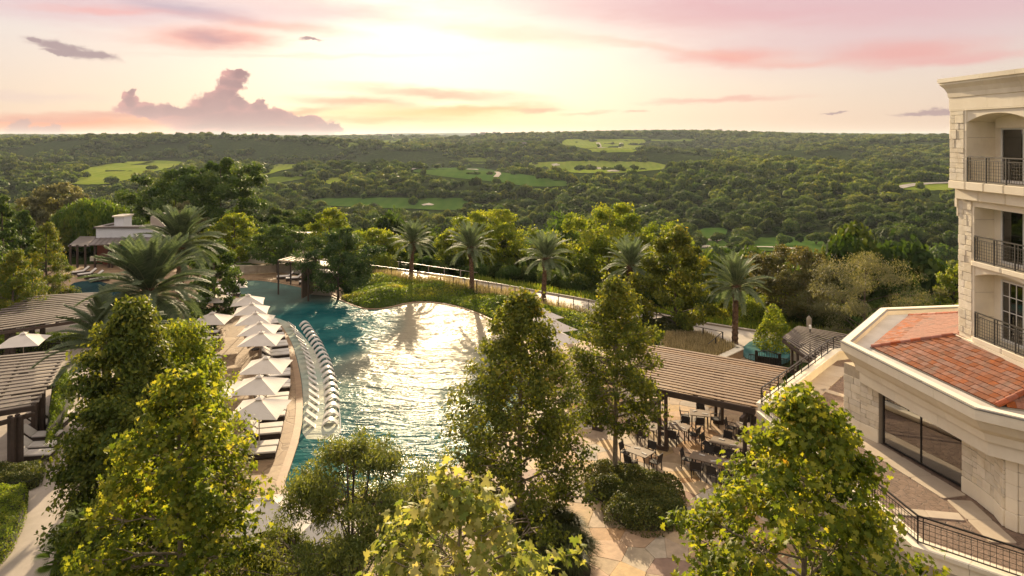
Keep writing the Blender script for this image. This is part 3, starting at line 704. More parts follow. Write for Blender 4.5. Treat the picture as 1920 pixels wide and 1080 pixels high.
# ------------------------------------------------------------------ tree makers
def interp_prof(prof, t):
    xs = [p[0] for p in prof]; ys = [p[1] for p in prof]; return np.interp(t, xs, ys)
def make_tree(name, label, x, y, z0, H, cb, prof, leaf, lsize, nleaf, mleaf, mbark=None, nlimb=34, sub=9, clump=.45, trunk_r=.14, up=.25, seed=1,
              group=None, droop=0.0, jit=.16, big=None, rot=0.0, down=None, twig=True, flatc=.7, stems=1, shell=.55):
    """H height, cb crown base, prof [(t, radius)] from crown base to top"""
    g = np.random.default_rng(seed); r_ = random.Random(seed)
    t = thing(name, label, 'tree', (x, y, z0), 0, group)
    mbark = mbark or M_bark
    tips = []; mb = MB(); tb = MB()
    for st in range(stems):
        ang = 2 * math.pi * st / stems + seed; spread = 0 if stems == 1 else .22 * prof[len(prof) // 2][1]
        tx = lambda q: (math.sin(q * 3 + seed) * .12 + math.cos(ang) * spread * q, math.cos(q * 2.3 + seed * 2) * .12 + math.sin(ang) * spread * q)
        n = 10; tp = [(tx(q / n)[0] * (q / n), tx(q / n)[1] * (q / n), H * .96 * q / n - .1) for q in range(n + 1)]
        tb.tube(tp, [trunk_r * (1.25 if q == 0 else 1) * (1 - .88 * q / n) + .012 for q in range(n + 1)], 8)
        for k in range(nlimb // stems):
            f = (k + r_.random() * .8) / (nlimb // stems); f = f ** .9
            zt = cb + (H - cb) * f * .985
            rad = float(interp_prof(prof, f)) * r_.uniform(.78, 1.12) * (1 + jit * math.sin(3 * f * 6 + seed + k))
            a = k * 2.39996 + r_.uniform(-.4, .4) + rot
            s0 = zt - up * rad * .9; s0 = max(s0, cb * .75); q = min(s0 / H, .95)
            bx, by = tx(q)[0] * q, tx(q)[1] * q
            end = Vector((bx + math.cos(a) * rad, by + math.sin(a) * rad, zt - droop * rad))
            st_ = Vector((bx, by, s0)); mid = st_.lerp(end, .5) + Vector((0, 0, rad * .10))
            r0 = max(.010, trunk_r * .38 * (1 - f) + .012)
            mb.tube([st_, st_.lerp(mid, .5), mid, mid.lerp(end, .55), end], [r0, r0 * .85, r0 * .65, r0 * .4, .006], 5, False)
            ns = max(3, int(sub * (.45 + .55 * rad / max(p[1] for p in prof))))
            for m in range(ns):
                u = r_.uniform(.3, 1.0) if m else 1.0; u = max(u, 1 - shell - .15 * r_.random()) if r_.random() < .75 else u
                p = st_.lerp(mid, u * 2) if u < .5 else mid.lerp(end, u * 2 - 1)
                ln = rad * .34 * r_.uniform(.4, 1.1) + .15; b2 = a + r_.uniform(-1.3, 1.3)
                e2 = p + Vector((math.cos(b2) * ln, math.sin(b2) * ln, r_.uniform(-.25, .5) * ln))
                if twig: mb.tube([p, p.lerp(e2, .5) + Vector((0, 0, .04)), e2], [.5 * r0 + .003, .4 * r0, .004], 4, False)
                tips.append((e2, r_.random(), rad))
    tips_p = np.array([tt[0][:] for tt in tips]); tr = np.array([tt[1] for tt in tips])
    k = g.integers(0, len(tips_p), nleaf)
    sc = clump * (.7 + .6 * tr[k])
    off = g.normal(size=(nleaf, 3)) * np.array([1, 1, flatc]); off = norm(off) * (g.uniform(0, 1, nleaf) ** .5)[:, None]
    C = tips_p[k] + off * sc[:, None]
    C[:, 2] = np.clip(C[:, 2], cb * .72, H * 1.03)
    axis = C * np.array([1, 1, 0]); N = norm(axis + off * .5) * .55 + np.array([0, 0, .55]) + g.normal(size=(nleaf, 3)) * .6
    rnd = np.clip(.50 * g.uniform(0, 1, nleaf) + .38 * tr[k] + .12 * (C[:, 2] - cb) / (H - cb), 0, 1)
    sz = lsize * g.uniform(.65, 1.3, nleaf)
    obj('trunk', tb, mbark, t, local=True, smooth=True)
    bo = obj('limbs', mb, mbark, t, local=True, smooth=True)
    dn = None if down is None else np.array(down)
    nobj = 0
    if big:   # the leaves that show largest are leaves of their own
        dcam = np.linalg.norm(C + np.array([x, y, z0 - EYE]), axis=1)
        # nearest to the camera and on the side it looks at
        px = 960 + (C[:, 0] + x) / (C[:, 1] + y) * F; py = HY + (EYE - z0 - C[:, 2]) / (C[:, 1] + y) * F
        vis = (px > 0) & (px < 1920) & (py < 1090)
        idx = np.argsort(np.where(vis, dcam / sz, 1e9))[:big]
        Nn = norm(N[idx]); me0 = bpy.data.meshes.new('leaf')
        variants = []
        for vi, rv in enumerate((.2, .45, .65, .82, .96)):
            v0 = leaf[0].copy(); v0[:, 2] *= (1.4 - .35 * vi); v0[:, 0] *= (.9 + .05 * vi)
            mm = np_mesh('leaf', v0, leaf[1], np.full(len(v0), rv)); mm.materials.append(mleaf); variants.append(mm)
        for ii, i in enumerate(idx):
            nn = Vector(Nn[ii]); ref = Vector(g.normal(size=3)) + Vector((0, 0, -.8)); tt = (ref - nn * ref.dot(nn)).normalized(); bb = nn.cross(tt) * -1
            m3 = Matrix((bb, tt, nn)).transposed(); 
            if m3.determinant() < 0: m3 = Matrix((-bb, tt, nn)).transposed()
            vr = variants[min(4, int(rnd[i] * 5))]
            o = bpy.data.objects.new('leaf', vr); COL.objects.link(o); o.parent = t; o.location = C[i]; o.rotation_euler = m3.to_euler(); o.scale = (sz[i],) * 3
        keep = np.ones(nleaf, bool); keep[idx] = False
        C, N, sz, rnd = C[keep], N[keep], sz[keep], rnd[keep]
    V, Fc, at = scatter_leaves(C, N, sz, *leaf, rnd, down=(np.array([0, 0, -.6]) if dn is None else dn), r=g)
    co = obj('crown', np_mesh('crown', V, Fc, at), mleaf, t, local=True); co['kind'] = 'stuff'
    return t
P_SYC = [(0, .72), (.08, .95), (.22, 1.0), (.42, .84), (.62, .62), (.80, .38), (.94, .16), (1, .04)]
P_OVAL = [(0, .35), (.15, .78), (.4, 1.0), (.65, .95), (.85, .65), (1, .15)]
P_ROUND = [(0, .6), (.15, .9), (.4, 1.0), (.65, .9), (.85, .6), (1, .12)]
P_WIDE = [(0, .75), (.2, 1.0), (.5, .95), (.8, .6), (1, .15)]
def pr(p, k): return [(a, b * k) for a, b in p]

# ---- palms
def frond_mesh(seed, length, lift, npair, width=.55):
    g = random.Random(seed); pts = []; n = 12
    for i in range(n + 1):
        s = i / n; ang = lift - (1.05 - .35 * max(lift, 0)) * s ** 1.7
        if i == 0: pts.append(Vector((0, 0, 0)))
        else: pts.append(pts[-1] + Vector((math.cos(ang), 0, math.sin(ang))) * length / n)
    V = []; Fq = []; A = []
    def quad(a, b, c, d, r): o = len(V); V.extend([a, b, c, d]); Fq.append((o, o + 1, o + 2, o + 3)); A.extend([r] * 4)
    for i in range(n):
        w0 = .035 * (1 - i / n) + .008; w1 = .035 * (1 - (i + 1) / n) + .008; a, b = pts[i], pts[i + 1]
        quad(a + Vector((0, -w0, 0)), a + Vector((0, w0, 0)), b + Vector((0, w1, 0)), b + Vector((0, -w1, 0)), .95)
        quad(a + Vector((0, 0, -w0)), a + Vector((0, 0, w0 * .6)), b + Vector((0, 0, w1 * .6)), b + Vector((0, 0, -w1)), .95)
    for k in range(npair):
        s = .14 + .86 * k / npair; f = s * n; i = min(int(f), n - 1); p = pts[i].lerp(pts[i + 1], f - i); t = (pts[i + 1] - pts[i]).normalized()
        up = Vector((0, 1, 0)).cross(t) * -1
        ll = width * (math.sin(min(1, s * 1.25) * math.pi * .72 + .25) * .9 + .12) * g.uniform(.85, 1.1)
        for sgn in (-1, 1):
            d = (t * .55 + Vector((0, sgn, 0)) * .8 + up * (.30 + g.uniform(-.12, .12))).normalized()
            e = p + d * ll + Vector((0, 0, -.12 * ll)); m = p + d * ll * .45; wv = t * .017 * (1 + width)
            r = g.uniform(.15, .75)
            quad(p - wv * .5, p + wv * .5, m + wv, m - wv, r); quad(m - wv, m + wv, e + wv * .1, e - wv * .1, r + .1)
    return np_mesh('frond', np.array([v[:] for v in V]), np.array(Fq), np.clip(np.array(A), 0, 1))
FR = {}
def fronds(key, length, npair, width):
    if key not in FR:
        FR[key] = [frond_mesh(i * 7 + len(key), length, l_, npair, width) for i, l_ in enumerate((1.42, 1.2, .95, .65, 0.3, -.1))]
        for m in FR[key]: m.materials.append(M_frond)
    return FR[key]
def palm(label, x, y, z0, H, key, length, npair, width, nf=46, tr=.24, seed=1, group=None):
    g = random.Random(seed); t = thing('palm_tree', label, 'tree', (x, y, z0), 0, group); fs = fronds(key, length, npair, width)
    mb = MB(); n = int(H / .22); lean = g.uniform(-.25, .25)
    pts = []; rad = []
    for i in range(n):
        s = i / n; pts.append((lean * s * s, 0, s * H - .1)); rad.append(tr * (1.1 - .2 * s) * (1.10 if i % 2 else .9)); 
    for i in range(5): pts.append((lean, 0, H - .1 + i * .12)); rad.append(tr * (1.35 + .25 * math.sin(i * .9)) * (1 - .09 * i))
    mb.tube(pts, rad, 10)
    obj('trunk', mb, M_palmbark, t, local=True)
    bt = MB()   # cut leaf bases under the crown
    for i in range(60):
        a = i * 2.4; zz = H - .9 + i * .019; r0 = tr * 1.0
        bt.bar((lean + r0 * math.cos(a), r0 * math.sin(a), zz), (lean + (r0 + .17) * math.cos(a), (r0 + .17) * math.sin(a), zz + .24), .08, .04)
    b = obj('leaf_bases', bt, M_palmbark, t, local=True); b['kind'] = 'stuff'
    for k in range(nf):
        f = k / nf; v = min(5, int(f * 6)); a = k * 2.39996 + g.uniform(-.2, .2)
        o = bpy.data.objects.new('frond', fs[v]); COL.objects.link(o); o.parent = t
        o.location = (lean + .1 * math.cos(a), .1 * math.sin(a), H + .38 - .45 * f); s = g.uniform(.86, 1.08) * (.88 if f < .15 else 1)
        o.rotation_euler = (g.uniform(-.25, .25), g.uniform(-.1, .1), a); o.scale = (s, s, s)
    return t

# ---- leafy masses: hedges, shrubs, ground cover
def mass(name, label, cat, poly, z0, h, n, leaf, lsize, m, seed=1, top=.25, edge=.5, kindstuff=False, core=True, lump=.25, group=None, lumps=1.3, rnd0=0.0, attop=.7):
    g = np.random.default_rng(seed); P2 = np.array([(p[0], p[1]) for p in poly]); mn, mx = P2.min(0), P2.max(0)
    c = P2.mean(0); t = thing(name, label, cat, (c[0], c[1], z0), 0, group) if not kindstuff else None
    pts = []
    while sum(len(q) for q in pts) < n:
        q = g.uniform(mn, mx, (n * 2, 2)); pts.append(q[inpoly(q[:, 0], q[:, 1], P2)])
        if len(pts) > 40: break
    q = np.concatenate(pts)[:n]; n = len(q)
    # distance from the outline
    dd = np.full(n, 9.9)
    for i in range(len(P2)):
        a, b = P2[i - 1], P2[i]; ab = b - a; u = np.clip(((q - a) @ ab) / max(ab @ ab, 1e-9), 0, 1); dd = np.minimum(dd, np.linalg.norm(q - a - u[:, None] * ab, axis=1))
    prof = np.sqrt(np.clip(dd / edge, 0, 1) * (2 - np.clip(dd / edge, 0, 1)))
    lum = 1 + lump * 1.6 * fbm(q[:, 0] * lumps, q[:, 1] * lumps, seed, 3)
    ht = h * prof * lum
    side = g.uniform(0, 1, n) > attop
    z = np.where(side & (dd < edge), g.uniform(0, 1, n) * ht, ht * g.uniform(.8, 1.06, n))
    C = np.stack([q[:, 0], q[:, 1], z0 + z], 1)
    N = np.stack([(q[:, 0] - c[0]) * .2, (q[:, 1] - c[1]) * .2, np.full(n, .8)], 1) + g.normal(size=(n, 3)) * .6
    rnd = np.clip(.6 * g.uniform(0, 1, n) + .3 * vnoise(q[:, 0] * 2, q[:, 1] * 2, seed) + rnd0 + .1, 0, 1)
    off = np.array([c[0], c[1], z0]) if t else np.zeros(3)
    V, Fc, at = scatter_leaves(C - off, N, lsize * g.uniform(.6, 1.4, n), *leaf, rnd, r=g, down=np.array([0, 0, top]))
    o = obj('foliage' if t else name, np_mesh(name, V, Fc, at), m, t, local=True); o['kind'] = 'stuff'
    if not t and label: o['label'] = label
    if core and t:
        mb = MB(); ins = [(c[0] + (p[0] - c[0]) * .92, c[1] + (p[1] - c[1]) * .92) for p in P2]; mb.prism(ins, z0 - .1, z0 + h * .62); obj('twig_core', mb, M_core, t)
    return t or o
def grass_clump(name, label, x, y, z0, r, h, n, m, seed=1, group=None):
    g = np.random.default_rng(seed); t = thing(name, label, 'plant', (x, y, z0), 0, group)
    a = g.uniform(0, 2 * math.pi, n); s = g.uniform(.2, 1, n); l = h * g.uniform(.7, 1.15, n)
    b = np.stack([np.cos(a) * .12 * r, np.sin(a) * .12 * r, np.zeros(n)], 1) * g.uniform(0, 1, n)[:, None]
    d1 = np.stack([np.cos(a) * s * .35 * r, np.sin(a) * s * .35 * r, l * .7], 1); d2 = np.stack([np.cos(a) * s * r, np.sin(a) * s * r, l * (1 - .5 * s)], 1)
    w = np.stack([-np.sin(a), np.cos(a), np.zeros(n)], 1) * .012
    V = np.stack([b - w, b + w, b + d1 + w, b + d1 - w, b + d2 + w * .2, b + d2 - w * .2], 1).reshape(-1, 3)
    k = np.arange(n)[:, None] * 6; Fc = np.concatenate([k + np.array([[0, 1, 2, 3]]), k + np.array([[3, 2, 4, 5]])])
    o = obj('blades', np_mesh('blades', V, Fc, np.repeat(g.uniform(0, 1, n), 6)), m, t, local=True); o['kind'] = 'stuff'
    return t
# ------------------------------------------------------------------ pool, decks, paths
def xy(lst, z=0.0): return [P(a, b, z).xy for a, b in lst]
def watermat(name, deep, shallow, sheen=False):
    def b(t, o):
        p = t.n('ShaderNodeBsdfPrincipled'); t.l(p.outputs[0], o.inputs[0]); g = t.n('ShaderNodeNewGeometry')
        c = t.mix(t.rng(t.noise(g.outputs['Position'], .25, 3), .35, .65), (*deep, 1), (*shallow, 1))
        if sheen:     # sky sheen painted cream over the far side, left teal where a tree reflects
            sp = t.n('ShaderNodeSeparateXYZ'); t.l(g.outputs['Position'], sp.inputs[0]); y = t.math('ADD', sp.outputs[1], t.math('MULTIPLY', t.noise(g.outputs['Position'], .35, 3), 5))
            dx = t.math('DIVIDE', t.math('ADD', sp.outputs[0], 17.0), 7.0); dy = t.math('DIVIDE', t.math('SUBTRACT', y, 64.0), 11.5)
            tree_refl = t.rng(t.math('SQRT', t.math('ADD', t.math('MULTIPLY', dx, dx), t.math('MULTIPLY', dy, dy))), .75, 1.15)
            c = t.mix(t.math('MULTIPLY', t.rng(y, 38, 68), t.math('MULTIPLY', tree_refl, t.rng(sp.outputs[0], -24, -9, .22, .92))), c, (.36, .30, .20, 1))
        t.nt.nodes.remove(p); p = t.n('ShaderNodeBsdfDiffuse'); t.l(c, p.inputs['Color']); gl = t.n('ShaderNodeBsdfGlossy'); gl.inputs['Roughness'].default_value = .20; gl.inputs['Color'].default_value = (1, .97, .92, 1)
        fr = t.n('ShaderNodeFresnel'); fr.inputs['IOR'].default_value = 1.33; mx = t.n('ShaderNodeMixShader'); t.l(t.math('MULTIPLY', fr.outputs[0], .11), mx.inputs[0]); t.l(p.outputs[0], mx.inputs[1]); t.l(gl.outputs[0], mx.inputs[2]); t.l(mx.outputs[0], o.inputs[0])
        mp = t.n('ShaderNodeMapping'); t.l(g.outputs['Position'], mp.inputs[0]); mp.inputs['Scale'].default_value = (.42, 1.0, 1); mp.inputs['Rotation'].default_value = (0, 0, R(8))
        n1 = t.noise(mp.outputs[0], 1.25, 2, .5, .6); n2 = t.noise(mp.outputs[0], 4.6, 3, .55, .4)
        calm = t.rng(t.noise(g.outputs['Position'], .13, 2), .35, .62, .45, 1.0)
        h = t.math('MULTIPLY', t.math('ADD', n1, t.math('MULTIPLY', n2, .38)), calm)
        bm = t.n('ShaderNodeBump'); bm.inputs['Strength'].default_value = 1.0; bm.inputs['Distance'].default_value = .32
        t.l(h, bm.inputs['Height']); t.l(bm.outputs[0], p.inputs['Normal']); t.l(bm.outputs[0], gl.inputs['Normal']); t.l(bm.outputs[0], fr.inputs['Normal'])
    return mat(name, b)
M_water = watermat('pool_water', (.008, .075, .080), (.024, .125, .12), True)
M_eastwater = watermat('east_pool_water', (.06, .16, .16), (.14, .24, .22))
M_shallow = watermat('shallow_water', (.34, .40, .33), (.46, .46, .36))
def flag(name, cols, scale, joint, bump=.5, rough=.75):
    def b(t, o):
        p = t.n('ShaderNodeBsdfPrincipled'); t.l(p.outputs[0], o.inputs[0]); g = t.n('ShaderNodeNewGeometry')
        dn = t.noise(g.outputs['Position'], scale * 1.2, 3, out=1)
        v = t.n('ShaderNodeVectorMath', operation='ADD'); t.l(g.outputs['Position'], v.inputs[0])
        s_ = t.n('ShaderNodeVectorMath', operation='SCALE'); t.l(dn, s_.inputs[0]); s_.inputs['Scale'].default_value = .35 / scale; t.l(s_.outputs[0], v.inputs[1])
        vo = t.n('ShaderNodeTexVoronoi', feature='DISTANCE_TO_EDGE'); t.l(v.outputs[0], vo.inputs['Vector']); vo.inputs['Scale'].default_value = scale
        vc = t.n('ShaderNodeTexVoronoi'); t.l(v.outputs[0], vc.inputs['Vector']); vc.inputs['Scale'].default_value = scale
        sp = t.n('ShaderNodeSeparateColor'); t.l(vc.outputs['Color'], sp.inputs[0])
        c = t.ramp(sp.outputs[0], [(i / (len(cols) - 1), (*cc, 1)) for i, cc in enumerate(cols)])
        c = t.mix(t.math('MULTIPLY', t.rng(t.noise(g.outputs['Position'], 2.5, 6, .7), .35, .7), .45), c, (*[q * .55 for q in cols[0]], 1))
        j = t.rng(vo.outputs['Distance'], .0, .035)
        c = t.mix(j, (*joint, 1), c); t.l(c, p.inputs['Base Color']); p.inputs['Roughness'].default_value = rough; p.inputs['Specular IOR Level'].default_value = .3
        bm = t.n('ShaderNodeBump'); bm.inputs['Strength'].default_value = bump; bm.inputs['Distance'].default_value = .03
        t.l(t.math('ADD', j, t.math('MULTIPLY', t.noise(g.outputs['Position'], 12, 4), .5)), bm.inputs['Height']); t.l(bm.outputs[0], p.inputs['Normal'])
    return mat(name, b)
M_deck = flag('deck_stone', [(.26, .17, .09), (.36, .25, .14), (.30, .20, .11), (.40, .29, .17)], .8, (.20, .13, .07), .35)
M_patio = flag('patio_stone', [(.42, .30, .18), (.52, .38, .22), (.34, .27, .19), (.50, .33, .18)], .9, (.28, .21, .14), .4)
M_coping = plain('pool_coping', (.36, .24, .13), (.28, .18, .10), 2, .7, .3)
M_conc = plain('path_concrete', (.42, .36, .29), (.35, .30, .24), 1.2, .85, .25, 60, stain=(.28, .23, .18, .5))
M_prom = plain('promenade_concrete', (.52, .46, .38), (.44, .38, .30), .8, .55, .3, 30)
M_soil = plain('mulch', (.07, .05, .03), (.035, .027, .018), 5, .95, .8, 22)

pool_left = [(455, 526), (436, 532), (428, 543), (446, 558), (472, 570), (490, 580), (507, 592), (524, 606), (538, 625), (549, 648), (558, 680), (565, 715), (568, 750), (567, 790), (560, 828), (547, 868), (530, 918)]
pool_near = [(560, 930), (600, 938), (660, 934), (730, 918), (800, 897), (870, 868), (930, 828)]
pool_right = [(975, 785), (996, 735), (1000, 690), (988, 655), (965, 626), (945, 612)]
pool_far = [(915, 597), (880, 582), (840, 571), (800, 566), (765, 568), (735, 576), (710, 580), (685, 580), (660, 573), (638, 563), (615, 553), (590, 545), (560, 538), (525, 531), (490, 526)]
POOL = xy(pool_left + pool_near + pool_right + pool_far, -.08)
POOL = smooth_poly(POOL, 1)
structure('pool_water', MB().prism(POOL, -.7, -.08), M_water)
shelf = xy([(500, 592), (520, 596), (545, 606), (572, 632), (594, 664), (612, 700), (626, 745), (636, 785), (640, 820), (600, 824), (566, 822), (569, 780), (569, 750), (566, 712), (559, 678), (550, 648), (539, 626), (525, 608)], -.07)
structure('shallow_shelf_water', MB().prism(smooth_poly(shelf, 1), -.3, -.074), M_shallow)
def offset_open(path, d):
    """mitred offset of a polyline to its left by d"""
    out = []
    for i, p in enumerate(path):
        a = (p - path[i - 1]).normalized() if i > 0 else None; b = (path[i + 1] - p).normalized() if i < len(path) - 1 else None
        t = a if b is None else b if a is None else (a + b).normalized()
        n = Vector((-t.y, t.x)); k = 1.0 if a is None or b is None else 1 / max(.5, n.dot(Vector((-a.y, a.x))))
        out.append(p + n * d * k)
    return out
def strip(path, w, z0, z1, mb=None):
    """raised band along a polyline, to its left"""
    mb = mb or MB(); o = offset_open(path, w); n = len(path)
    vs = [(*p, z1) for p in path] + [(*p, z1) for p in o] + [(*p, z0) for p in path] + [(*p, z0) for p in o]; fs = []
    for i in range(n - 1):
        fs += [(i, i + 1, n + i + 1, n + i), (2 * n + i, 2 * n + i + 1, i + 1, i), (n + i, n + i + 1, 3 * n + i + 1, 3 * n + i), (2 * n + i + 1, 2 * n + i, 3 * n + i, 3 * n + i + 1)]
    fs += [(0, n, 3 * n, 2 * n), (n - 1, 3 * n - 1, 4 * n - 1, 2 * n - 1)]
    return mb.add(vs, fs)
# deck round the west and near side
deck_outer = [(900, 1000), (900, 1400), (330, 1400), (345, 1080), (372, 960), (384, 860), (397, 780), (402, 700), (405, 640), (398, 600), (380, 575), (372, 545), (400, 526), (450, 516), (530, 511), (610, 526), (650, 545)]
DECK = xy(deck_outer + [(645, 562), (626, 552), (600, 543), (560, 535), (525, 528), (490, 523), (455, 522)]) + [p for p in xy(pool_left[1:] + pool_near[:-1])]
structure('pool_deck', MB().prism(DECK, -.5, 0.0), M_deck)
cp = [Vector(p) for p in xy(pool_left[2:] + pool_near)]
structure('pool_coping', strip(smooth_poly(cp, 1, False), -.42, -.45, .035), M_coping)
cf = [Vector(p) for p in xy([(945, 612), (915, 596), (880, 581), (840, 570), (800, 565), (765, 567), (735, 575), (710, 579), (685, 579), (660, 572), (638, 562), (615, 552), (590, 544), (560, 537), (525, 530), (490, 525), (455, 523)])]
structure('infinity_edge', strip(smooth_poly(cf, 1, False), -.25, -.6, -.03), M_coping)
# patio of flat natural stones on the east side
PATIO = xy([(945, 612), (965, 626), (988, 655), (1000, 690), (996, 735), (975, 785), (930, 828), (870, 868)]) + xy([(900, 1000), (900, 1400)]) + [Vector((14.5, 19)), Vector((13.6, 24)), Vector((12.7, 34.4)), Vector((17.0, 39.4)), Vector((19.0, 42.0))] + xy([(1420, 668), (1300, 655), (1200, 645), (1100, 640), (1020, 618)])
structure('patio', MB().prism(PATIO, -.5, -.035), M_patio)
M_flags = [plain('flagstone_%d' % i, c, tuple(q * .72 for q in c), 2.2, .75, .4, 14, objrand=.16, stain=(c[0] * .6, c[1] * .55, c[2] * .55, .4)) for i, c in enumerate([(.52, .37, .20), (.46, .33, .20), (.38, .31, .23), (.54, .34, .18), (.30, .19, .13), (.48, .40, .29)])]
def voronoi_cells(pts, region, lim):
    out = []
    for i, p in enumerate(pts):
        poly = [Vector((p[0] + a, p[1] + b)) for a, b in ((-lim, -lim), (lim, -lim), (lim, lim), (-lim, lim))]
        dl = np.hypot(*(pts - p).T); idx = np.argsort(dl)[1:16]
        for j in idx:
            q = Vector(pts[j]); pv = Vector(p); m = (q + pv) / 2; n = q - pv; new = []
            for k in range(len(poly)):
                a, b = poly[k - 1], poly[k]; da, db = (a - m).dot(n), (b - m).dot(n)
                if (da <= 0) != (db <= 0): new.append(a + (b - a) * (da / (da - db)))
                if db <= 0: new.append(b)
            poly = new
            if len(poly) < 3: break
        if len(poly) >= 3: out.append((p, poly))
    return out
patio_root = bpy.data.objects.new('flagstone_paving', None); COL.objects.link(patio_root); patio_root['kind'] = 'structure'
g_ = np.random.default_rng(3); fp = []
for gy in np.arange(25.3, 46.5, 1.0):
    for gx in np.arange(-3, 16, 1.22):
        fp.append((gx + g_.uniform(-.75, .75), gy + g_.uniform(-.6, .6)))
fp = np.array(fp); PT = [(p.x, p.y) for p in PATIO]; cells = voronoi_cells(fp, PT, 1.6); nfl = 0
cells.sort(key=lambda c: c[0][1])
for (p, poly) in cells:
    if nfl >= 298: break
    c = Vector(p); q = [c + (v - c) * (1 - .013 / max(.2, (v - c).length)) for v in poly]
    if not all(inpoly([v.x], [v.y], PT)[0] for v in q): continue
    if not (-3.5 < c.x < 13.2): continue
    mb = MB().prism([(v.x, v.y) for v in q], -.05, float(g_.uniform(-.008, .006))); k = int(g_.choice(6, p=[.30, .22, .13, .17, .06, .12]))
    obj('flagstone', mb, M_flags[k], patio_root); nfl += 1
# garden path on the west side, courtyards under the west pergolas
structure('garden_path', MB().prism(xy([(150, 690), (215, 690), (202, 790), (160, 868), (132, 915), (114, 1000), (92, 1080), (40, 1400), (-400, 1400), (-20, 1045), (28, 1008), (50, 955), (56, 905), (84, 872), (110, 820), (132, 760)]), -.4, -.01), M_conc)
structure('west_courtyard', MB().prism(xy([(-300, 640), (190, 596), (230, 640), (215, 686), (152, 686), (130, 758), (108, 818), (86, 866), (-420, 960)]), -.4, -.03), M_conc)
structure('pool_house_terrace', MB().prism(xy([(100, 540), (60, 520), (90, 497), (330, 492), (420, 512), (380, 560), (200, 556)]), -.4, -.02), M_deck)
structure('north_path', MB().prism(xy([(430, 500), (520, 496), (640, 500), (690, 506), (660, 514), (540, 508), (440, 512)]), -.3, .02), M_prom)
# upper pool in front of the pool house
structure('upper_pool_water', MB().prism(smooth_poly(xy([(128, 546), (132, 532), (160, 526), (200, 530), (232, 545), (225, 580), (140, 580)]), 1), -.3, .03), watermat('upper_pool_water', (.008, .03, .035), (.012, .045, .05)))
# promenade beyond the lawn
prom_o = [Vector(p) for p in ((-34, 99), (-19, 90.5), (-4.3, 80.5), (2, 75.6), (8, 70.8), (15.7, 63.4), (21.2, 59.5), (27, 56))]
structure('promenade', strip(smooth_poly(prom_o, 2, False), -4.6, -.5, .02), M_prom)
structure('promenade_kerb', strip(smooth_poly(prom_o, 2, False), .35, -.5, .16), M_conc)
structure('east_pool_water', MB().prism(smooth_poly(xy([(1385, 668), (1398, 645), (1425, 634), (1475, 640), (1490, 668), (1440, 684)]), 1), -.3, .05), M_eastwater)
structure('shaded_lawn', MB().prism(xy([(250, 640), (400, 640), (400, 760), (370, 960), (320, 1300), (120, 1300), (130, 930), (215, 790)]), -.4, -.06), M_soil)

# lawn mounds between the pool and the promenade
LAWN = xy([(640, 560), (662, 570), (686, 577), (712, 577), (736, 573), (766, 565), (800, 563), (842, 568), (882, 579), (918, 593), (950, 608), (985, 616), (1030, 622), (1110, 638), (1200, 642), (1290, 652), (1370, 655), (1360, 640), (1250, 625), (1102, 590), (985, 556), (900, 540), (800, 527), (700, 512), (672, 518), (650, 540)])
LP = [(p.x, p.y) for p in LAWN]
def lawn_h(x, y):
    P2 = np.array(LP); q = np.stack([x, y], -1); dd = np.full(x.shape, 99.)
    for i in range(len(P2)):
        a, b = P2[i - 1], P2[i]; ab = b - a; u = np.clip(((q - a) @ ab) / (ab @ ab), 0, 1); dd = np.minimum(dd, np.linalg.norm(q - a - u[..., None] * ab, axis=-1))
    return -.12 + .75 * np.clip(dd / 3.5, 0, 1) ** .8 * (1 + .9 * fbm(x / 4, y / 4, 51, 3))
P2 = np.array(LP); mn, mx = P2.min(0) - .2, P2.max(0) + .2
gx, gy = np.meshgrid(np.linspace(mn[0], mx[0], 130), np.linspace(mn[1], mx[1], 110)); ins = inpoly(gx, gy, LP)
V = np.stack([gx, gy, np.where(ins, lawn_h(gx, gy), -.3)], -1).reshape(-1, 3); i, j = np.meshgrid(np.arange(109), np.arange(129), indexing='ij')
Fc = np.stack([i * 130 + j, i * 130 + j + 1, (i + 1) * 130 + j + 1, (i + 1) * 130 + j], -1).reshape(-1, 4); Fc = Fc[ins.reshape(-1)[Fc].sum(1) >= 3]
obj('lawn_mound', np_mesh('lawn_mound', V, Fc, smooth=True), plain('lawn_soil', (.06, .09, .02), (.09, .11, .03), 1.5, .95, .6), kind='structure')
def scatter_in(poly, n, seed, hf):
    g = np.random.default_rng(seed); Pp = np.array(poly); a, b = Pp.min(0), Pp.max(0); q = g.uniform(a, b, (n * 3, 2)); q = q[inpoly(q[:, 0], q[:, 1], Pp)][:n]
    return q, hf(q[:, 0], q[:, 1]), g
q, z, g = scatter_in(LP, 52000, 8, lawn_h)
patch = fbm(q[:, 0] / 3.2, q[:, 1] / 2.2, 66, 4)
C = np.stack([q[:, 0], q[:, 1], z + g.uniform(.02, .22, len(q)) * (1 + patch)], 1); N = np.array([0, 0, .7]) + g.normal(size=C.shape) * .5
V, Fc, at = scatter_leaves(C, N, .17 * g.uniform(.6, 1.5, len(q)), *Q_LEAF, np.clip(.45 + patch * .9 + g.uniform(-.2, .25, len(q)), 0, 1), r=g)
o = obj('ground_cover', np_mesh('ground_cover', V, Fc, at), M_cover, kind='stuff'); o['label'] = 'low green ground cover on the mound between pool and promenade'
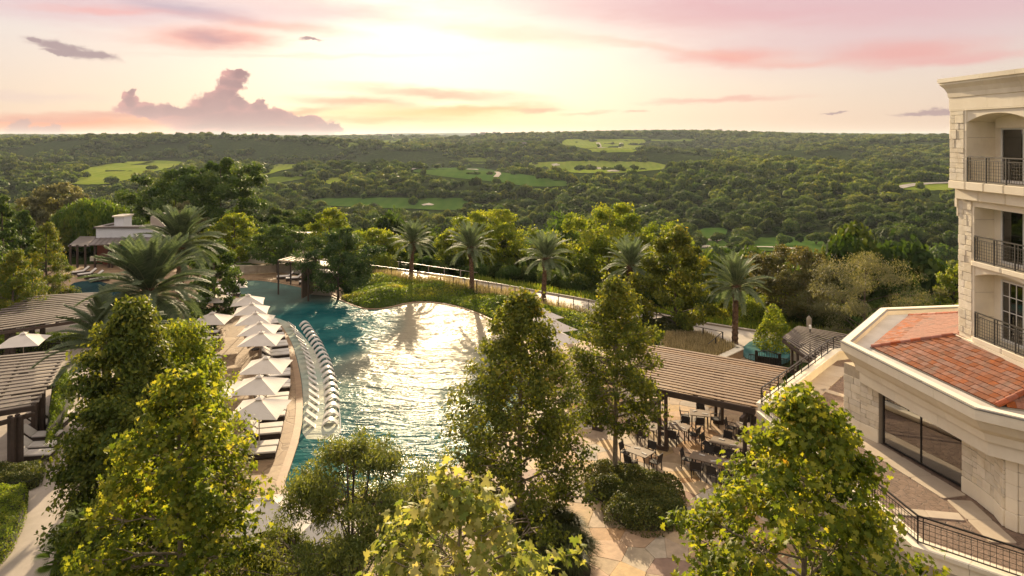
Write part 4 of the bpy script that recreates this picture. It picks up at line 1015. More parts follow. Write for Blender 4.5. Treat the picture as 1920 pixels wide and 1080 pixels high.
# pale dry grasses along the promenade side
def tufts(name, label, poly, n, h, m, seed, zf=lambda x, y: np.zeros_like(x), w=.02):
    q, z, g = scatter_in(poly, n, seed, zf); n = len(q); a = g.uniform(0, 6.283, n); l = h * g.uniform(.5, 1.2, n); s = g.uniform(.1, .6, n) * h
    b = np.stack([q[:, 0], q[:, 1], z], 1); d = np.stack([np.cos(a) * s, np.sin(a) * s, l], 1); wv = np.stack([-np.sin(a), np.cos(a), np.zeros(n)], 1) * w
    V = np.stack([b - wv, b + wv, b + d + wv * .3, b + d - wv * .3], 1).reshape(-1, 3); Fc = (np.arange(n)[:, None] * 4 + np.array([[0, 1, 2, 3]]))
    o = obj(name, np_mesh(name, V, Fc, np.repeat(g.uniform(0, 1, n), 4)), m, kind='stuff'); o['label'] = label; return o
tufts('dry_grass', 'pale feathery grasses beside the promenade fence', [(p.x, p.y) for p in xy([(690, 520), (720, 516), (850, 540), (980, 560), (1100, 592), (1110, 600), (1000, 580), (880, 556), (760, 535)])], 9000, .8, M_drygrass, 3, lawn_h, .03)
tufts('dry_grass', 'straw coloured grasses in the raised bed beside the east wall', [(p.x, p.y) for p in xy([(1250, 640), (1320, 640), (1380, 666), (1330, 692), (1240, 668)])], 9000, .5, M_drygrass, 4, lambda x, y: np.full_like(x, .45), .03)
tufts('dry_grass', 'yellow green grasses on the far kerb of the promenade', [(20.5, 61.5), (15.7, 64.6), (8, 72), (0, 78.5), (-6, 84), (-5, 86), (10, 76), (22, 68), (32, 62), (34, 55), (27, 57)], 14000, .7, M_cover, 5, lambda x, y: hgt(x, y), .05)
structure('raised_bed_soil', MB().prism(xy([(1240, 642), (1262, 636), (1318, 638), (1384, 668), (1330, 694), (1235, 668)]), -.2, .45), plain('dry_soil', (.30, .23, .14), (.20, .15, .09), 3, .95, .6))
# ------------------------------------------------------------------ hotel
M_lime = plain('cream_limestone', (.86, .79, .62), (.80, .72, .55), 1.1, .8, .25, 25, objrand=.05, stain=(.48, .39, .26, .35))
M_stone = plain('rough_limestone', (.78, .72, .58), (.68, .61, .46), 3.0, .85, .7, 16, objrand=.12, stain=(.50, .38, .22, .35))
M_mortar = plain('mortar', (.50, .44, .33), (.42, .36, .27), 4, .9, .3)
M_weather = plain('weathered_limestone', (.46, .40, .30), (.34, .29, .21), 1.6, .9, .4, 18, objrand=.07, stain=(.12, .10, .08, .6))
M_cap = plain('metal_flashing', (.30, .29, .26), (.24, .23, .21), 2, .45, .05, metal=.3)
M_membrane = plain('roof_membrane', (.60, .56, .50), (.48, .44, .38), .8, .8, .1)
M_tile = plain('clay_roof_tile', (.27, .092, .04), (.19, .066, .032), 5, .85, .4, 22, objrand=.22, stain=(.13, .085, .06, .7))
M_ridge = plain('clay_ridge_tile', (.36, .10, .045), (.26, .07, .03), 5, .75, .3, 22, objrand=.25)
M_dark = plain('dark_metal', (.035, .030, .027), (.025, .022, .02), 6, .45, .05, metal=.4)
M_bronze = plain('grey_metal', (.09, .085, .075), (.07, .066, .06), 6, .45, .05, metal=.4)
M_white = plain('white_frame', (.74, .74, .70), (.68, .68, .64), 4, .4, 0)
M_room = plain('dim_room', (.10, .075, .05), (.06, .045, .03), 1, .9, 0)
M_curtain = plain('pale_curtain', (.55, .52, .44), (.42, .40, .33), 1.5, .9, .6, 5, stretch=(6, 6, .2))
def glassb(tint, refl):
    def b(t, o):
        tr = t.n('ShaderNodeBsdfTransparent'); tr.inputs[0].default_value = (*tint, 1); gl = t.n('ShaderNodeBsdfGlossy'); gl.inputs['Roughness'].default_value = .02
        fr = t.n('ShaderNodeFresnel'); fr.inputs[0].default_value = 1.5; mx = t.n('ShaderNodeMixShader')
        t.l(t.math('ADD', fr.outputs[0], refl, clamp=True), mx.inputs[0]); t.l(tr.outputs[0], mx.inputs[1]); t.l(gl.outputs[0], mx.inputs[2]); t.l(mx.outputs[0], o.inputs[0])
    return b
M_glass = mat('window_glass', glassb((.55, .58, .56), .10)); M_glass2 = mat('lobby_glass', glassb((.46, .55, .52), .38))
UB = unit_box('block', .045)
def ub(m, key):
    k = 'ub' + key
    if k not in MATS: me = UB.copy(); me.name = 'block'; me.materials.append(m); MATS[k] = me
    return MATS[k]
UBlime = ub(M_lime, 'lime'); UBstone = ub(M_stone, 'stone'); UBweather = ub(M_weather, 'weather'); UBtile = ub(M_tile, 'tile')
class Frame:
    """local frame on a wall: u along, d outward, z up"""
    def __init__(s, o, u, flip=False):
        s.o = Vector(o); s.u = Vector((u[0], u[1], 0)).normalized(); s.n = Vector((-s.u.y, s.u.x, 0)) * (-1 if flip else 1)
    def p(s, u, d, z): q = s.o + s.u * u + s.n * d; return Vector((q.x, q.y, z))
    def box(s, mb, u0, u1, d0, d1, z0, z1):
        v = [s.p(u, d, z) for z in (z0, z1) for (u, d) in ((u0, d0), (u1, d0), (u1, d1), (u0, d1))]
        fs = [(0, 3, 2, 1), (4, 5, 6, 7), (0, 1, 5, 4), (1, 2, 6, 5), (2, 3, 7, 6), (3, 0, 4, 7)]
        if (v[1] - v[0]).cross(v[3] - v[0]).z < 0: fs = [f[::-1] for f in fs]
        return mb.add(v, fs)
    def piece(s, name, me, parent, u0, u1, d0, d1, z0, z1):
        c = s.p((u0 + u1) / 2, (d0 + d1) / 2, (z0 + z1) / 2)
        return piece(name, me, parent, c, (u1 - u0, abs(d1 - d0), z1 - z0), rz=math.atan2(s.u.y, s.u.x))
def ashlar(fr, parent, u0, u1, z0, z1, d, me, seed, hmin=.16, hmax=.42, wmin=.22, wmax=.62, name='stone', proud=.035):
    """coursed random stones over a wall face"""
    g = random.Random(seed); z = z0; n = 0
    while z < z1 - .02:
        h = min(g.uniform(hmin, hmax), z1 - z)
        if z1 - z - h < hmin * .6: h = z1 - z
        u = u0
        while u < u1 - .01:
            w = g.uniform(wmin, wmax)
            if u1 - u - w < wmin * .7: w = u1 - u
            if h > .3 and w < .45 and g.random() < .5:     # two thin stones stacked
                k = h * g.uniform(.4, .6)
                for a, b in ((z, z + k), (z + k, z + h)): fr.piece(name, me, parent, u + .008, u + w - .008, d - .08, d + proud * g.uniform(.5, 1.3), a + .008, b - .008); n += 1
            else: fr.piece(name, me, parent, u + .008, u + w - .008, d - .08, d + proud * g.uniform(.5, 1.3), z + .008, z + h - .008); n += 1
            u += w
        z += h
    return n
# --- the tower
FRM = Frame((19.7, 30.1, 0), (.027, -1), True)
assert FRM.n.x < 0
tower = thing('hotel_tower', 'cream limestone hotel tower with balconies above the red tiled roof', 'building', (19.7, 30.1, 8))
UE = 9.0
wall = MB(); FRM.box(wall, 0, UE, -9, -.85, 3, 18.3)
FRM.box(wall, 0, .98, -.85, -.02, 8.1, 14.3); FRM.box(wall, 4.42, UE, -.85, -.02, 8.1, 14.3)
FRM.box(wall, 0, 1.05, -.85, .37, 15.13, 18.3); FRM.box(wall, 4.5, UE, -.85, .37, 15.13, 18.3)
FRM.box(wall, .98, 4.42, -.85, -.02, 14.05, 14.3)           # flat lintel of the middle floor
FRM.box(wall, .98, 4.42, -.85, -.02, 8.1, 8.5); FRM.box(wall, .98, 4.42, -.85, -.02, 11.5, 11.72)
obj('wall', wall, M_lime, tower)
def arch(u0, u1, zs, zc, zt, d0, d1, me_name='arch'):
    mb = MB(); n = 14; pts = []
    for i in range(n + 1):
        s = i / n; pts.append((u0 + (u1 - u0) * s, zs + (zc - zs) * (1 - (2 * s - 1) ** 2)))
    for i in range(n):
        (a, za), (b, zb) = pts[i], pts[i + 1]
        v = [FRM.p(a, d0, za), FRM.p(b, d0, zb), FRM.p(b, d0, zt), FRM.p(a, d0, zt), FRM.p(a, d1, za), FRM.p(b, d1, zb), FRM.p(b, d1, zt), FRM.p(a, d1, zt)]
        mb.add(v, [(4, 5, 6, 7), (0, 3, 2, 1), (0, 1, 5, 4)] + ([(0, 4, 7, 3)] if i == 0 else []) + ([(1, 2, 6, 5)] if i == n - 1 else []))
    obj(me_name, mb, M_lime, tower)
arch(1.05, 4.5, 17.66, 18.0, 18.3, -.85, .366)
arch(.98, 4.42, 11.1, 11.42, 11.5, -.85, -.024)
# trims: cornice, bands, plinth
def lb(name, *a, m=M_lime):
    mb = MB(); FRM.box(mb, *a); return obj(name, mb, m, tower)
def cornice_blocks(fr, parent, prof, u0, u1, step, name='cornice_block', m=M_lime, zig=0):
    u = u0; k = 0
    while u < u1 - .05:
        w = min(step, u1 - u); mb = MB(); a, b = u + (.006 if k else 0), u + w - .006; n = len(prof)
        v = [fr.p(a - (prof[i][0] if k == 0 else 0), prof[i][0], prof[i][1]) for i in range(n)] + [fr.p(b, d, z) for d, z in prof]
        fs = [(i, (i + 1) % n, n + (i + 1) % n, n + i) for i in range(n)] + [tuple(range(n))[::-1], tuple(range(n, 2 * n))]
        mb.add(v, fs); obj(name, mb, m, parent); u += w; k += 1
base = .37
prof = [(-.6, 18.22), (base + .04, 18.22), (base + .04, 18.74), (base + .07, 18.76), (base + .09, 18.95), (base + .17, 19.15), (base + .30, 19.32), (base + .30, 19.40), (base + .36, 19.42), (base + .36, 19.60), (-.6, 19.60)]
for k in range(len(prof)):  # re-base so the far return juts by the same amount as the front
    pass
cornice_blocks(FRM, tower, prof, 0.37, UE, 1.9)
lb('frieze_band', -.03, UE, -.6, base + .045, 18.16, 18.215)
lb('cornice_return', -.36, .37, -6, -.6, 18.76, 19.6)
# balcony band under the top floor, scalloped soffit blocks
FR_D = .48
for k, u in enumerate(np.arange(-.06, UE, 1.1)):
    FRM.piece('balcony_block', UBlime, tower, u + .005, u + 1.095, -.85, .42 + .05, 14.78, 15.12)
for k, u in enumerate(np.arange(0, UE, 1.5)):
    FRM.piece('band_block', UBlime, tower, u + .004, u + 1.496, -.8, .22, 14.32, 14.78)
for q_, (z0, z1, u0, u1) in enumerate([(13.95, 14.32, -.13, .0), (13.55, 13.95, -.06, .0)]):
    lb('corbel', u0, u1 + .02, -.7, .10 - .04 * q_, z0, z1)
for u in np.arange(.86, UE, 1.75): FRM.piece('balcony_slab', UBlime, tower, u + .004, u + 1.746, -.84, .10, 11.54, 11.74)
for u in np.arange(.86, UE, 1.75): FRM.piece('balcony_slab', UBlime, tower, u + .004, u + 1.746, -.84, .08, 8.30, 8.50)
lb('plinth', -.08, UE, -.5, .10, 8.0, 8.285)
lb('plinth_flashing', -.12, UE, -.1, .16, 7.9, 8.02, m=M_membrane)
# stone strip of the corner, panels of the front
ns = ashlar(FRM, tower, 0, .85, 8.5, 14.28, 0, UBstone, 4, .2, .42, .26, .55)
ns += ashlar(FRM, tower, 0, .92, 15.13, 18.15, .39, UBstone, 5, .2, .42, .26, .55)
for (zz) in (9.35, 10.4, 12.7, 13.5): lb('joint', .99, 1.0, -.84, -.03, zz, zz + .012, m=M_mortar)
for zz in (16.1, 17.0): lb('joint', 1.052, 1.06, -.84, .35, zz, zz + .012, m=M_mortar)
# recess side and back panels
for z0, z1, dd in ((8.5, 11.5, -.02), (11.74, 14.05, -.02), (15.13, 18.3, .37)):
    zz = z0
    lo = .983 if dd < 0 else 1.053
    for k in range(3):
        h = (z1 - z0) / 3
        FRM.piece('panel', UBlime, tower, .86 if dd < 0 else .93, .975 if dd < 0 else 1.045, dd - .02, dd + .03, zz + .005, zz + h - .005)
        FRM.piece('panel', UBlime, tower, 4.5, 6.0, dd - .05, dd + .03, zz + .005, zz + h - .005)
        zz += h
# sliding doors
def door(z0, z1, u0=1.5, grid=False, curtain=False):
    d = -.84; u1 = 3.95; w = .07
    fr_ = MB()
    for a in (u0, (u0 + u1) / 2 - w / 2, u1 - w): FRM.box(fr_, a, a + w, d, d + .09, z0, z1)
    f = obj('window', fr_, M_white, tower)
    s = MB(); FRM.box(s, u0 + w, u1 - w, d + .003, d + .08, z1 - w, z1); FRM.box(s, u0 + w, u1 - w, d + .003, d + .08, z0, z0 + .11); obj('frame', s, M_white, f)
    um = (u0 + u1) / 2
    for a, b in ((u0 + w, um - w / 2), (um + w / 2, u1 - w)):
        p_ = MB(); FRM.box(p_, a, b, d + .03, d + .04, z0 + .11, z1 - w); obj('pane', p_, M_glass, f)
        if grid:
            g = MB()
            for k in (1, 2): FRM.box(g, a + (b - a) * k / 3 - .015, a + (b - a) * k / 3 + .015, d + .045, d + .065, z0 + .11, z1 - w)
            for k in (1, 2, 3): FRM.box(g, a, b, d + .046, d + .064, z0 + (z1 - z0) * k / 4 - .015, z0 + (z1 - z0) * k / 4 + .015)
            obj('muntin', g, M_white, f)
    if curtain:
        c = MB(); n = 26; vs = []
        for i in range(n + 1):
            u = u0 + .1 + (u1 - u0 - .3) * i / n
            for z in (z0 + .1, z1 - .1): vs.append(FRM.p(u, d + .012 + .012 * math.sin(i * 2.1), z))
        c.add(vs, [(2 * i, 2 * i + 2, 2 * i + 3, 2 * i + 1) for i in range(n)]); obj('curtain', c, M_curtain, f)
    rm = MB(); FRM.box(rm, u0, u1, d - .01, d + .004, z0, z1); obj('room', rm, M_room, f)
door(8.5, 11.05, grid=True, curtain=True); door(11.74, 14.0); door(15.13, 17.4)
lb('head', 1.4, 4.42, -.85, -.60, 17.4, 18.2)
# hipped tile roof over the tower
rt = MB(); A = FRM.p(1.0, -.75, 19.45); B = FRM.p(UE, -.75, 19.45); C_ = FRM.p(UE, -4.6, 20.85); D_ = FRM.p(4.9, -4.6, 20.85); E = FRM.p(1.0, -9, 19.45)
rt.add([A, B, C_, D_, E], [(0, 1, 2, 3), (4, 0, 3)]); obj('roof', rt, M_mortar, tower)
def tile_plane(parent, a, b, c, d, cap, seed=0, tw=.30, ex=.27, stuff=None, me=UBtile):
    """tiles over quad a-b (eave) c-d (top, c above b)"""
    a, b, c, d = map(Vector, (a, b, c, d)); u = (b - a).normalized(); n = u.cross(d - a).normalized()
    if n.z < 0: n = -n
    v = n.cross(u)
    if v.z < 0: v = -v
    q = [((p - a).dot(u), (p - a).dot(v)) for p in (a, b, c, d)]; H_ = max(p[1] for p in q); g = random.Random(seed); cnt = 0; r = 0
    x0 = min(p[0] for p in q); x1 = max(p[0] for p in q)
    while r * ex < H_:
        s = r * ex + ex * .5; x = x0 + (tw / 2 if r % 2 else 0) - tw
        while x < x1 + tw:
            if inpoly([x + tw / 2], [s], q)[0]:
                pos = a + u * (x + tw / 2) + v * s + n * .035; w = tw * .97
                tl = v * math.cos(R(5.5)) + n * -math.sin(R(5.5)); nn = u.cross(tl); nn = nn if nn.z > 0 else -nn
                m3 = Matrix((u, tl, nn)).transposed()
                if m3.determinant() < 0: m3 = Matrix((-u, tl, nn)).transposed()
                pos = pos + n * g.uniform(0, .008)
                if cnt < cap:
                    o = bpy.data.objects.new('roof_tile', me); COL.objects.link(o); o.parent = parent; o.location = pos - world_loc(parent); o.rotation_euler = m3.to_euler(); o.scale = (w, ex * 1.10, .06)
                else: stuff.box(pos, (w, ex * 1.12, .045), mat=m3)
                cnt += 1
            x += tw
        r += 1
    return cnt
def ridge(parent, a, b, r=.13, step=.42, m=M_ridge):
    a, b = Vector(a), Vector(b); L_ = (b - a).length; n = int(L_ / step); u = (b - a).normalized()
    for i in range(n):
        mb = MB(); p = a + u * (i * step); q = p + u * step * 1.08; s = u.cross(Vector((0, 0, 1))).normalized(); up = s.cross(u); k = 6; vs = []
        for (c, rr) in ((p, r * 1.12), (q, r * .95)):
            for j in range(k + 1):
                th = math.pi * j / k; vs.append(c + s * math.cos(th) * rr + up * (math.sin(th) * rr * .8 - .02))
        mb.add(vs, [(j, j + 1, k + 1 + j + 1, k + 1 + j) for j in range(k)] + [tuple(range(k + 1)), tuple(range(2 * k + 1, k, -1))])
        obj('ridge_tile', mb, m, parent)
stf = MB(); tile_plane(tower, A, B, C_, D_, 55, 3, stuff=stf)
so = obj('roof_tiles', stf, M_tile, tower); so['kind'] = 'stuff'
ridge(tower, A, D_)
# --- balcony railings
def railing(name, label, pts, h, m, post=1.2, mesh=.13, loc=None, pw=.045, pair=True, mid=True, cat='railing', group=None, gap=.08):
    pts = [Vector(p) for p in pts]; t = thing(name, label, cat, pts[0], 0, group)
    top = MB(); bot = MB(); midm = MB()
    for a, b in zip(pts, pts[1:]):
        U = Vector((0, 0, 1)); e = (b - a).normalized() * .0
        top.bar(a + U * h, b + U * h, .055, .045); bot.bar(a + U * gap, b + U * gap, .04, .03)
        if mid: midm.bar(a + U * (h - .15), b + U * (h - .15), .03, .025)
        L_ = (b - a).length; n = max(1, round(L_ / post)); u = (b - a) / n
        for i in range(n + (1 if b is pts[-1] else 0)):
            p = a + u * i; pm = MB(); pm.box(p + U * (h / 2 - .01), (pw, pw, h - .04), math.atan2(u.y, u.x))
            obj('post', pm, m, t)
            if pair and i < n:
                p2 = p + u.normalized() * .16; pm = MB(); pm.box(p2 + U * (h / 2 + gap / 2), (pw * .7, pw * .7, h - .06 - gap), math.atan2(u.y, u.x)); obj('post', pm, m, t)
        if mesh:
            for i in range(n):
                a0 = a + u * i; a1 = a + u * (i + 1); ww = MB(); k = max(1, int(u.length / mesh)); hi_ = h - (.15 if mid else .02)
                for j in range(1, k): p = a0.lerp(a1, j / k); ww.bar(p + U * gap, p + U * hi_, .011, .011)
                for j in range(1, int((hi_ - gap) / mesh) + 1): ww.bar(a0 + U * (gap + j * mesh), a1 + U * (gap + j * mesh), .011, .011)
                obj('mesh_panel', ww, m, t)
    obj('top_rail', top, m, t); obj('bottom_rail', bot, m, t)
    if mid: obj('middle_rail', midm, m, t)
    return t
for z, nm, dd, uu in ((8.5, 'lowest', .0, 1.02), (11.74, 'middle', .02, 1.02), (15.12, 'topmost', .40, 1.12)):
    railing('balcony_railing', f'dark grey mesh railing of the {nm} balcony on the cream tower', [FRM.p(uu, dd, z), FRM.p(4.4, dd, z)], 1.07, M_bronze, 1.28)

# --- low wing with the tiled roof
wing = thing('hotel_wing', 'low limestone wing with red clay tile roof and big dark windows', 'building', (17, 30, 3))
CP = [Vector(p) for p in ((27, 39.3), (20.7, 38.4), (15.5, 32.2), (16.4, 24.2), (17.6, 23.05), (24, 20.6))]
def swept(name, prof, path, step, m, parent, closed=True, gapw=.006):
    """blocks of a moulding along a path; prof (inset, z), inset to the building side"""
    offs = {}
    for (d, z) in prof: offs[d] = offset_open(path, d)
    for i in range(len(path) - 1):
        L_ = (path[i + 1] - path[i]).length; n = max(1, round(L_ / step))
        for k in range(n):
            s0, s1 = k / n + (gapw / L_ if k else 0), (k + 1) / n - (gapw / L_ if k < n - 1 else 0)
            mb = MB(); vs = []
            for s in (s0, s1):
                for (d, z) in prof: q = offs[d][i].lerp(offs[d][i + 1], s); vs.append((q.x, q.y, z))
            N_ = len(prof); mb.add(vs, [(j, (j + 1) % N_, N_ + (j + 1) % N_, N_ + j) for j in range(N_)] + [tuple(range(N_))[::-1], tuple(range(N_, 2 * N_))])
            obj(name, mb, m, parent)
# path runs anticlockwise seen from above with the building on its left
swept('cornice_block', [(0, 7.36), (0, 7.0), (.10, 6.94), (.30, 6.62), (.52, 6.42), (.60, 6.12), (1.6, 6.12), (1.6, 6.9), (.42, 6.9), (.42, 7.36)], CP, 2.3, M_lime, wing)
swept('flashing', [(-.02, 7.40), (-.02, 7.362), (.44, 7.362), (.44, 7.40)], CP, 3.2, M_cap, wing, gapw=.02)
swept('coping_block', [(.05, 7.44), (.05, 7.402), (.36, 7.402), (.36, 7.44)], CP, 2.2, M_lime, wing)
swept('gutter', [(.42, 7.12), (.42, 6.92), (2.2, 6.92), (2.2, 7.12)], CP, 9, M_membrane, wing)
swept('architrave', [(.74, 6.118), (.74, 5.58), (1.5, 5.58), (1.5, 6.118)], CP, 2.6, M_lime, wing)
# roof planes
E1 = Vector((16.85, 32.0, 7.16)); E2 = Vector((17.75, 25.0, 7.16)); E3 = Vector((22.5, 22.9, 7.16)); E0 = Vector((21.9, 37.6, 7.16)); EM = Vector((30, 38.4, 7.16))
T1 = Vector((19.85, 30.2, 8.3)); T2 = Vector((20.1, 25.2, 8.35)); T0 = Vector((23.4, 33.4, 8.6))
def on_plane(q, a, b, c):
    n = (b - a).cross(c - a).normalized(); return Vector((q.x, q.y, a.z - ((q.x - a.x) * n.x + (q.y - a.y) * n.y) / n.z))
T2 = on_plane(T2, E1, E2, T1); T0 = on_plane(T0, E0, E1, T1); T3 = on_plane(T2 + Vector((2, -.6, 0)), E2, E3, T2)
rf = MB(); rf.add([E0, E1, T1, T0], [(0, 1, 2, 3)]); rf.add([E1, E2, T2, T1], [(0, 1, 2, 3)]); rf.add([E2, E3, T3, T2], [(0, 1, 2, 3)]); rf.add([EM, E0, T0, T0 + Vector((6, 0, 0))], [(0, 1, 2, 3)])
rf.add([T1, T2, T2 + Vector((4, 0, .1)), T0 + Vector((2, 0, 0)), T0], [(0, 1, 2, 3, 4)])
obj('roof', rf, plain('tile_bed', (.06, .035, .022), (.04, .025, .018), 6, .9, .3), wing)
stf = MB(); n1 = tile_plane(wing, E1, E2, T2, T1, 190, 1, stuff=stf); n2 = tile_plane(wing, E0, E1, T1, T0, 100, 2, stuff=stf); n3 = tile_plane(wing, E2, E3, T3, T2, 8, 5, stuff=stf)
so = obj('roof_tiles', stf, M_tile, wing); so['kind'] = 'stuff'
up_ = Vector((0, 0, .05)); ridge(wing, E1 + up_, T1 + up_); ridge(wing, E2 + up_, T2 + up_); ridge(wing, E0 + up_, T0 + up_)
ef = MB()
for a, b in ((E0, E1), (E1, E2), (E2, E3)): ef.bar(a + Vector((0, 0, -.02)), b + Vector((0, 0, -.02)), .12, .08)
obj('eave_flashing', ef, M_cap, wing)
# piers
ZT = 3.0
def pier(poly, seed, faces):
    mb = MB().prism(poly, ZT - .2, 6.1); obj('pier', mb, M_mortar, wing)
    for (i, big) in faces:
        a, b = Vector(poly[i]), Vector(poly[(i + 1) % len(poly)]); f = Frame((*a, 0), b - a)
        c = sum((Vector(p) for p in poly), Vector((0, 0))) / len(poly)
        if (f.p(0, 1, 0).xy - c).length < (a - c).length: f.n = -f.n
        L_ = (b - a).length
        n = max(1, round(L_ / 1.1))
        for k in range(n): f.piece('base_stone', UBlime, wing, L_ * k / n + .004, L_ * (k + 1) / n - .004, -.1, .07, ZT, ZT + .62)
        if big: 
            for k in range(4): f.piece('stone', UBlime, wing, .01, L_ - .01, -.1, .04, ZT + .63 + k * .5, ZT + .63 + (k + 1) * .5 - .01)
        else: ashlar(f, wing, 0, L_, ZT + .63, 5.58, 0, UBstone, seed + i, .2, .42, .26, .6)
pier([(16.1, 33.1), (16.42, 32.15), (16.80, 31.25), (18.0, 31.6), (17.6, 33.2)], 11, [(0, False), (1, False)])
pier([(17.88, 27.05), (17.98, 26.3), (17.95, 25.3), (17.75, 24.55), (17.95, 24.2), (19.6, 23.9), (19.8, 27.3)], 21, [(0, False), (1, False), (2, False), (3, True), (4, True)])
# the long window
wa, wb = Vector((16.95, 31.15)), Vector((17.98, 27.12)); WF = Frame((*wa, 0), wb - wa); 
if WF.n.x > 0: WF.n = -WF.n
Lw = (wb - wa).length
f = MB()
for u in (0, Lw * .5 - .03, Lw - .06): WF.box(f, u, u + .06, -.05, .03, ZT + .05, 5.58)
win = obj('window', f, M_dark, wing)
f = MB(); WF.box(f, .06, Lw - .06, -.04, .02, ZT + .05, ZT + .12); WF.box(f, .06, Lw - .06, -.04, .02, 5.5, 5.575); obj('frame', f, M_dark, win)
for u0, u1 in ((.06, Lw * .5 - .03), (Lw * .5 + .03, Lw - .06)):
    f = MB(); WF.box(f, u0, u1, -.015, 0, ZT + .12, 5.5); obj('pane', f, M_glass2, win)
f = MB(); WF.box(f, -.2, Lw + .3, -4.0, -3.9, ZT, 6.1); WF.box(f, -.2, Lw + .3, -3.9, -.1, ZT - .05, ZT + .02); WF.box(f, -.2, Lw + .3, -3.9, -.1, 6.0, 6.1); WF.box(f, -.4, -.2, -3.9, -.1, ZT, 6.1); WF.box(f, Lw + .3, Lw + .4, -3.9, -.1, ZT, 6.1)
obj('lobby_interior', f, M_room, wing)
f = MB(); 
for k in range(20): WF.box(f, Lw * .52, Lw - .1, -.14, -.10, 3.2 + k * .115, 3.2 + k * .115 + .09)
b_ = obj('reflection_slats', f, plain('reflection_brown', (.13, .07, .035), (.09, .05, .03), 6, .6, .1), wing)  # brown slats stand in for the reflection in the right-hand pane
f = MB(); f.prism([(16.6, 33.3), (17.6, 33.3), (20.6, 37), (26, 38), (26, 24), (20.2, 24), (20.0, 27.3), (21.8, 27.6), (21, 32)], ZT - .1, 6.9); obj('inner_wall', f, M_lime, wing)
# --- raised terrace
TP = [Vector(p) for p in ((21.6, 43.6), (20.3, 43.2), (12.5, 34.4), (13.0, 30.6), (13.7, 23.1), (16.0, 21.1), (24, 15.6))]
M_pave = flag('terrace_paving', [(.20, .135, .095), (.26, .18, .13), (.22, .15, .11)], 3.6, (.09, .065, .05), .8)
structure('terrace', MB().prism([*TP, Vector((30, 15)), Vector((30, 44))], -.5, ZT - .02), M_pave)
twall = thing('terrace_wall', 'weathered limestone retaining wall with pale coping round the raised terrace', 'wall', (13, 30, 0))
swept('wall_block', [(-.10, .85), (-.10, .0), (.12, 0), (.12, .85)], TP, 1.5, M_weather, twall); swept('wall_block', [(-.10, 1.71), (-.10, .858), (.12, .858), (.12, 1.71)], TP, 1.9, M_weather, twall); swept('wall_block', [(-.10, 2.72), (-.10, 1.718), (.12, 1.718), (.12, 2.72)], TP, 1.6, M_weather, twall)
swept('parapet_block', [(-.12, 3.46), (-.12, 2.728), (.30, 2.728), (.30, 3.46)], TP[:3], 1.6, M_lime, twall)
swept('coping_block', [(-.20, 3.60), (-.20, 3.468), (.40, 3.468), (.40, 3.60)], TP[:3], 1.9, M_lime, twall)
swept('parapet_block', [(-.12, 3.10), (-.12, 2.728), (.32, 2.728), (.32, 3.10)], TP[2:], 1.6, M_lime, twall)
swept('coping_block', [(-.20, 3.24), (-.20, 3.108), (.42, 3.108), (.42, 3.24)], TP[2:], 1.9, M_lime, twall)
def onp(p, z): return (p.x, p.y, z)
tpi = offset_open(TP, .05)
railing('terrace_railing', 'black mesh railing on the pale coping, running back from the pergola corner', [onp(tpi[0], 3.6), onp(tpi[1], 3.6), onp(tpi[2], 3.6)], .78, M_dark, 1.15, mesh=0, pair=False)
railing('terrace_railing', 'black mesh railing along the near terrace edge in front of the big window', [onp(tpi[2], 3.24), onp(tpi[3], 3.24), onp(tpi[4], 3.24), onp(tpi[5], 3.24), onp(tpi[6], 3.24)], .95, M_dark, 2.3, mesh=.16)
# pale slabs set in the terrace floor
M_slab = plain('pale_slab', (.52, .44, .33), (.44, .36, .27), 1.0, .8, .2, 30, objrand=.06); UBslab = ub(M_slab, 'slab')
def slabs(a, b, w, step, name='paving_slab', z=ZT):
    f = Frame((*a, 0), Vector(b) - Vector(a)); L_ = (Vector(b) - Vector(a)).length; n = max(1, round(L_ / step))
    for k in range(n): f.piece(name, UBslab, slabroot, L_ * k / n + .006, L_ * (k + 1) / n - .006, -w / 2, w / 2, z - .03, z + .012)
slabroot = bpy.data.objects.new('terrace_slabs', None); COL.objects.link(slabroot); slabroot['kind'] = 'structure'
slabs((15.9, 33.0), (17.25, 26.6), 1.1, 1.7); slabs((17.25, 26.35), (17.0, 23.6), .9, 1.7); slabs((14.3, 25.6), (16.6, 25.2), .5, 1.1)
slabs((13.5, 34.4), (19.9, 41.8), 1.5, 1.8); slabs((14.2, 33.2), (15.8, 32.6), .5, 1.0); slabs((17.2, 38.0), (18.6, 36.2), .45, 1.1)
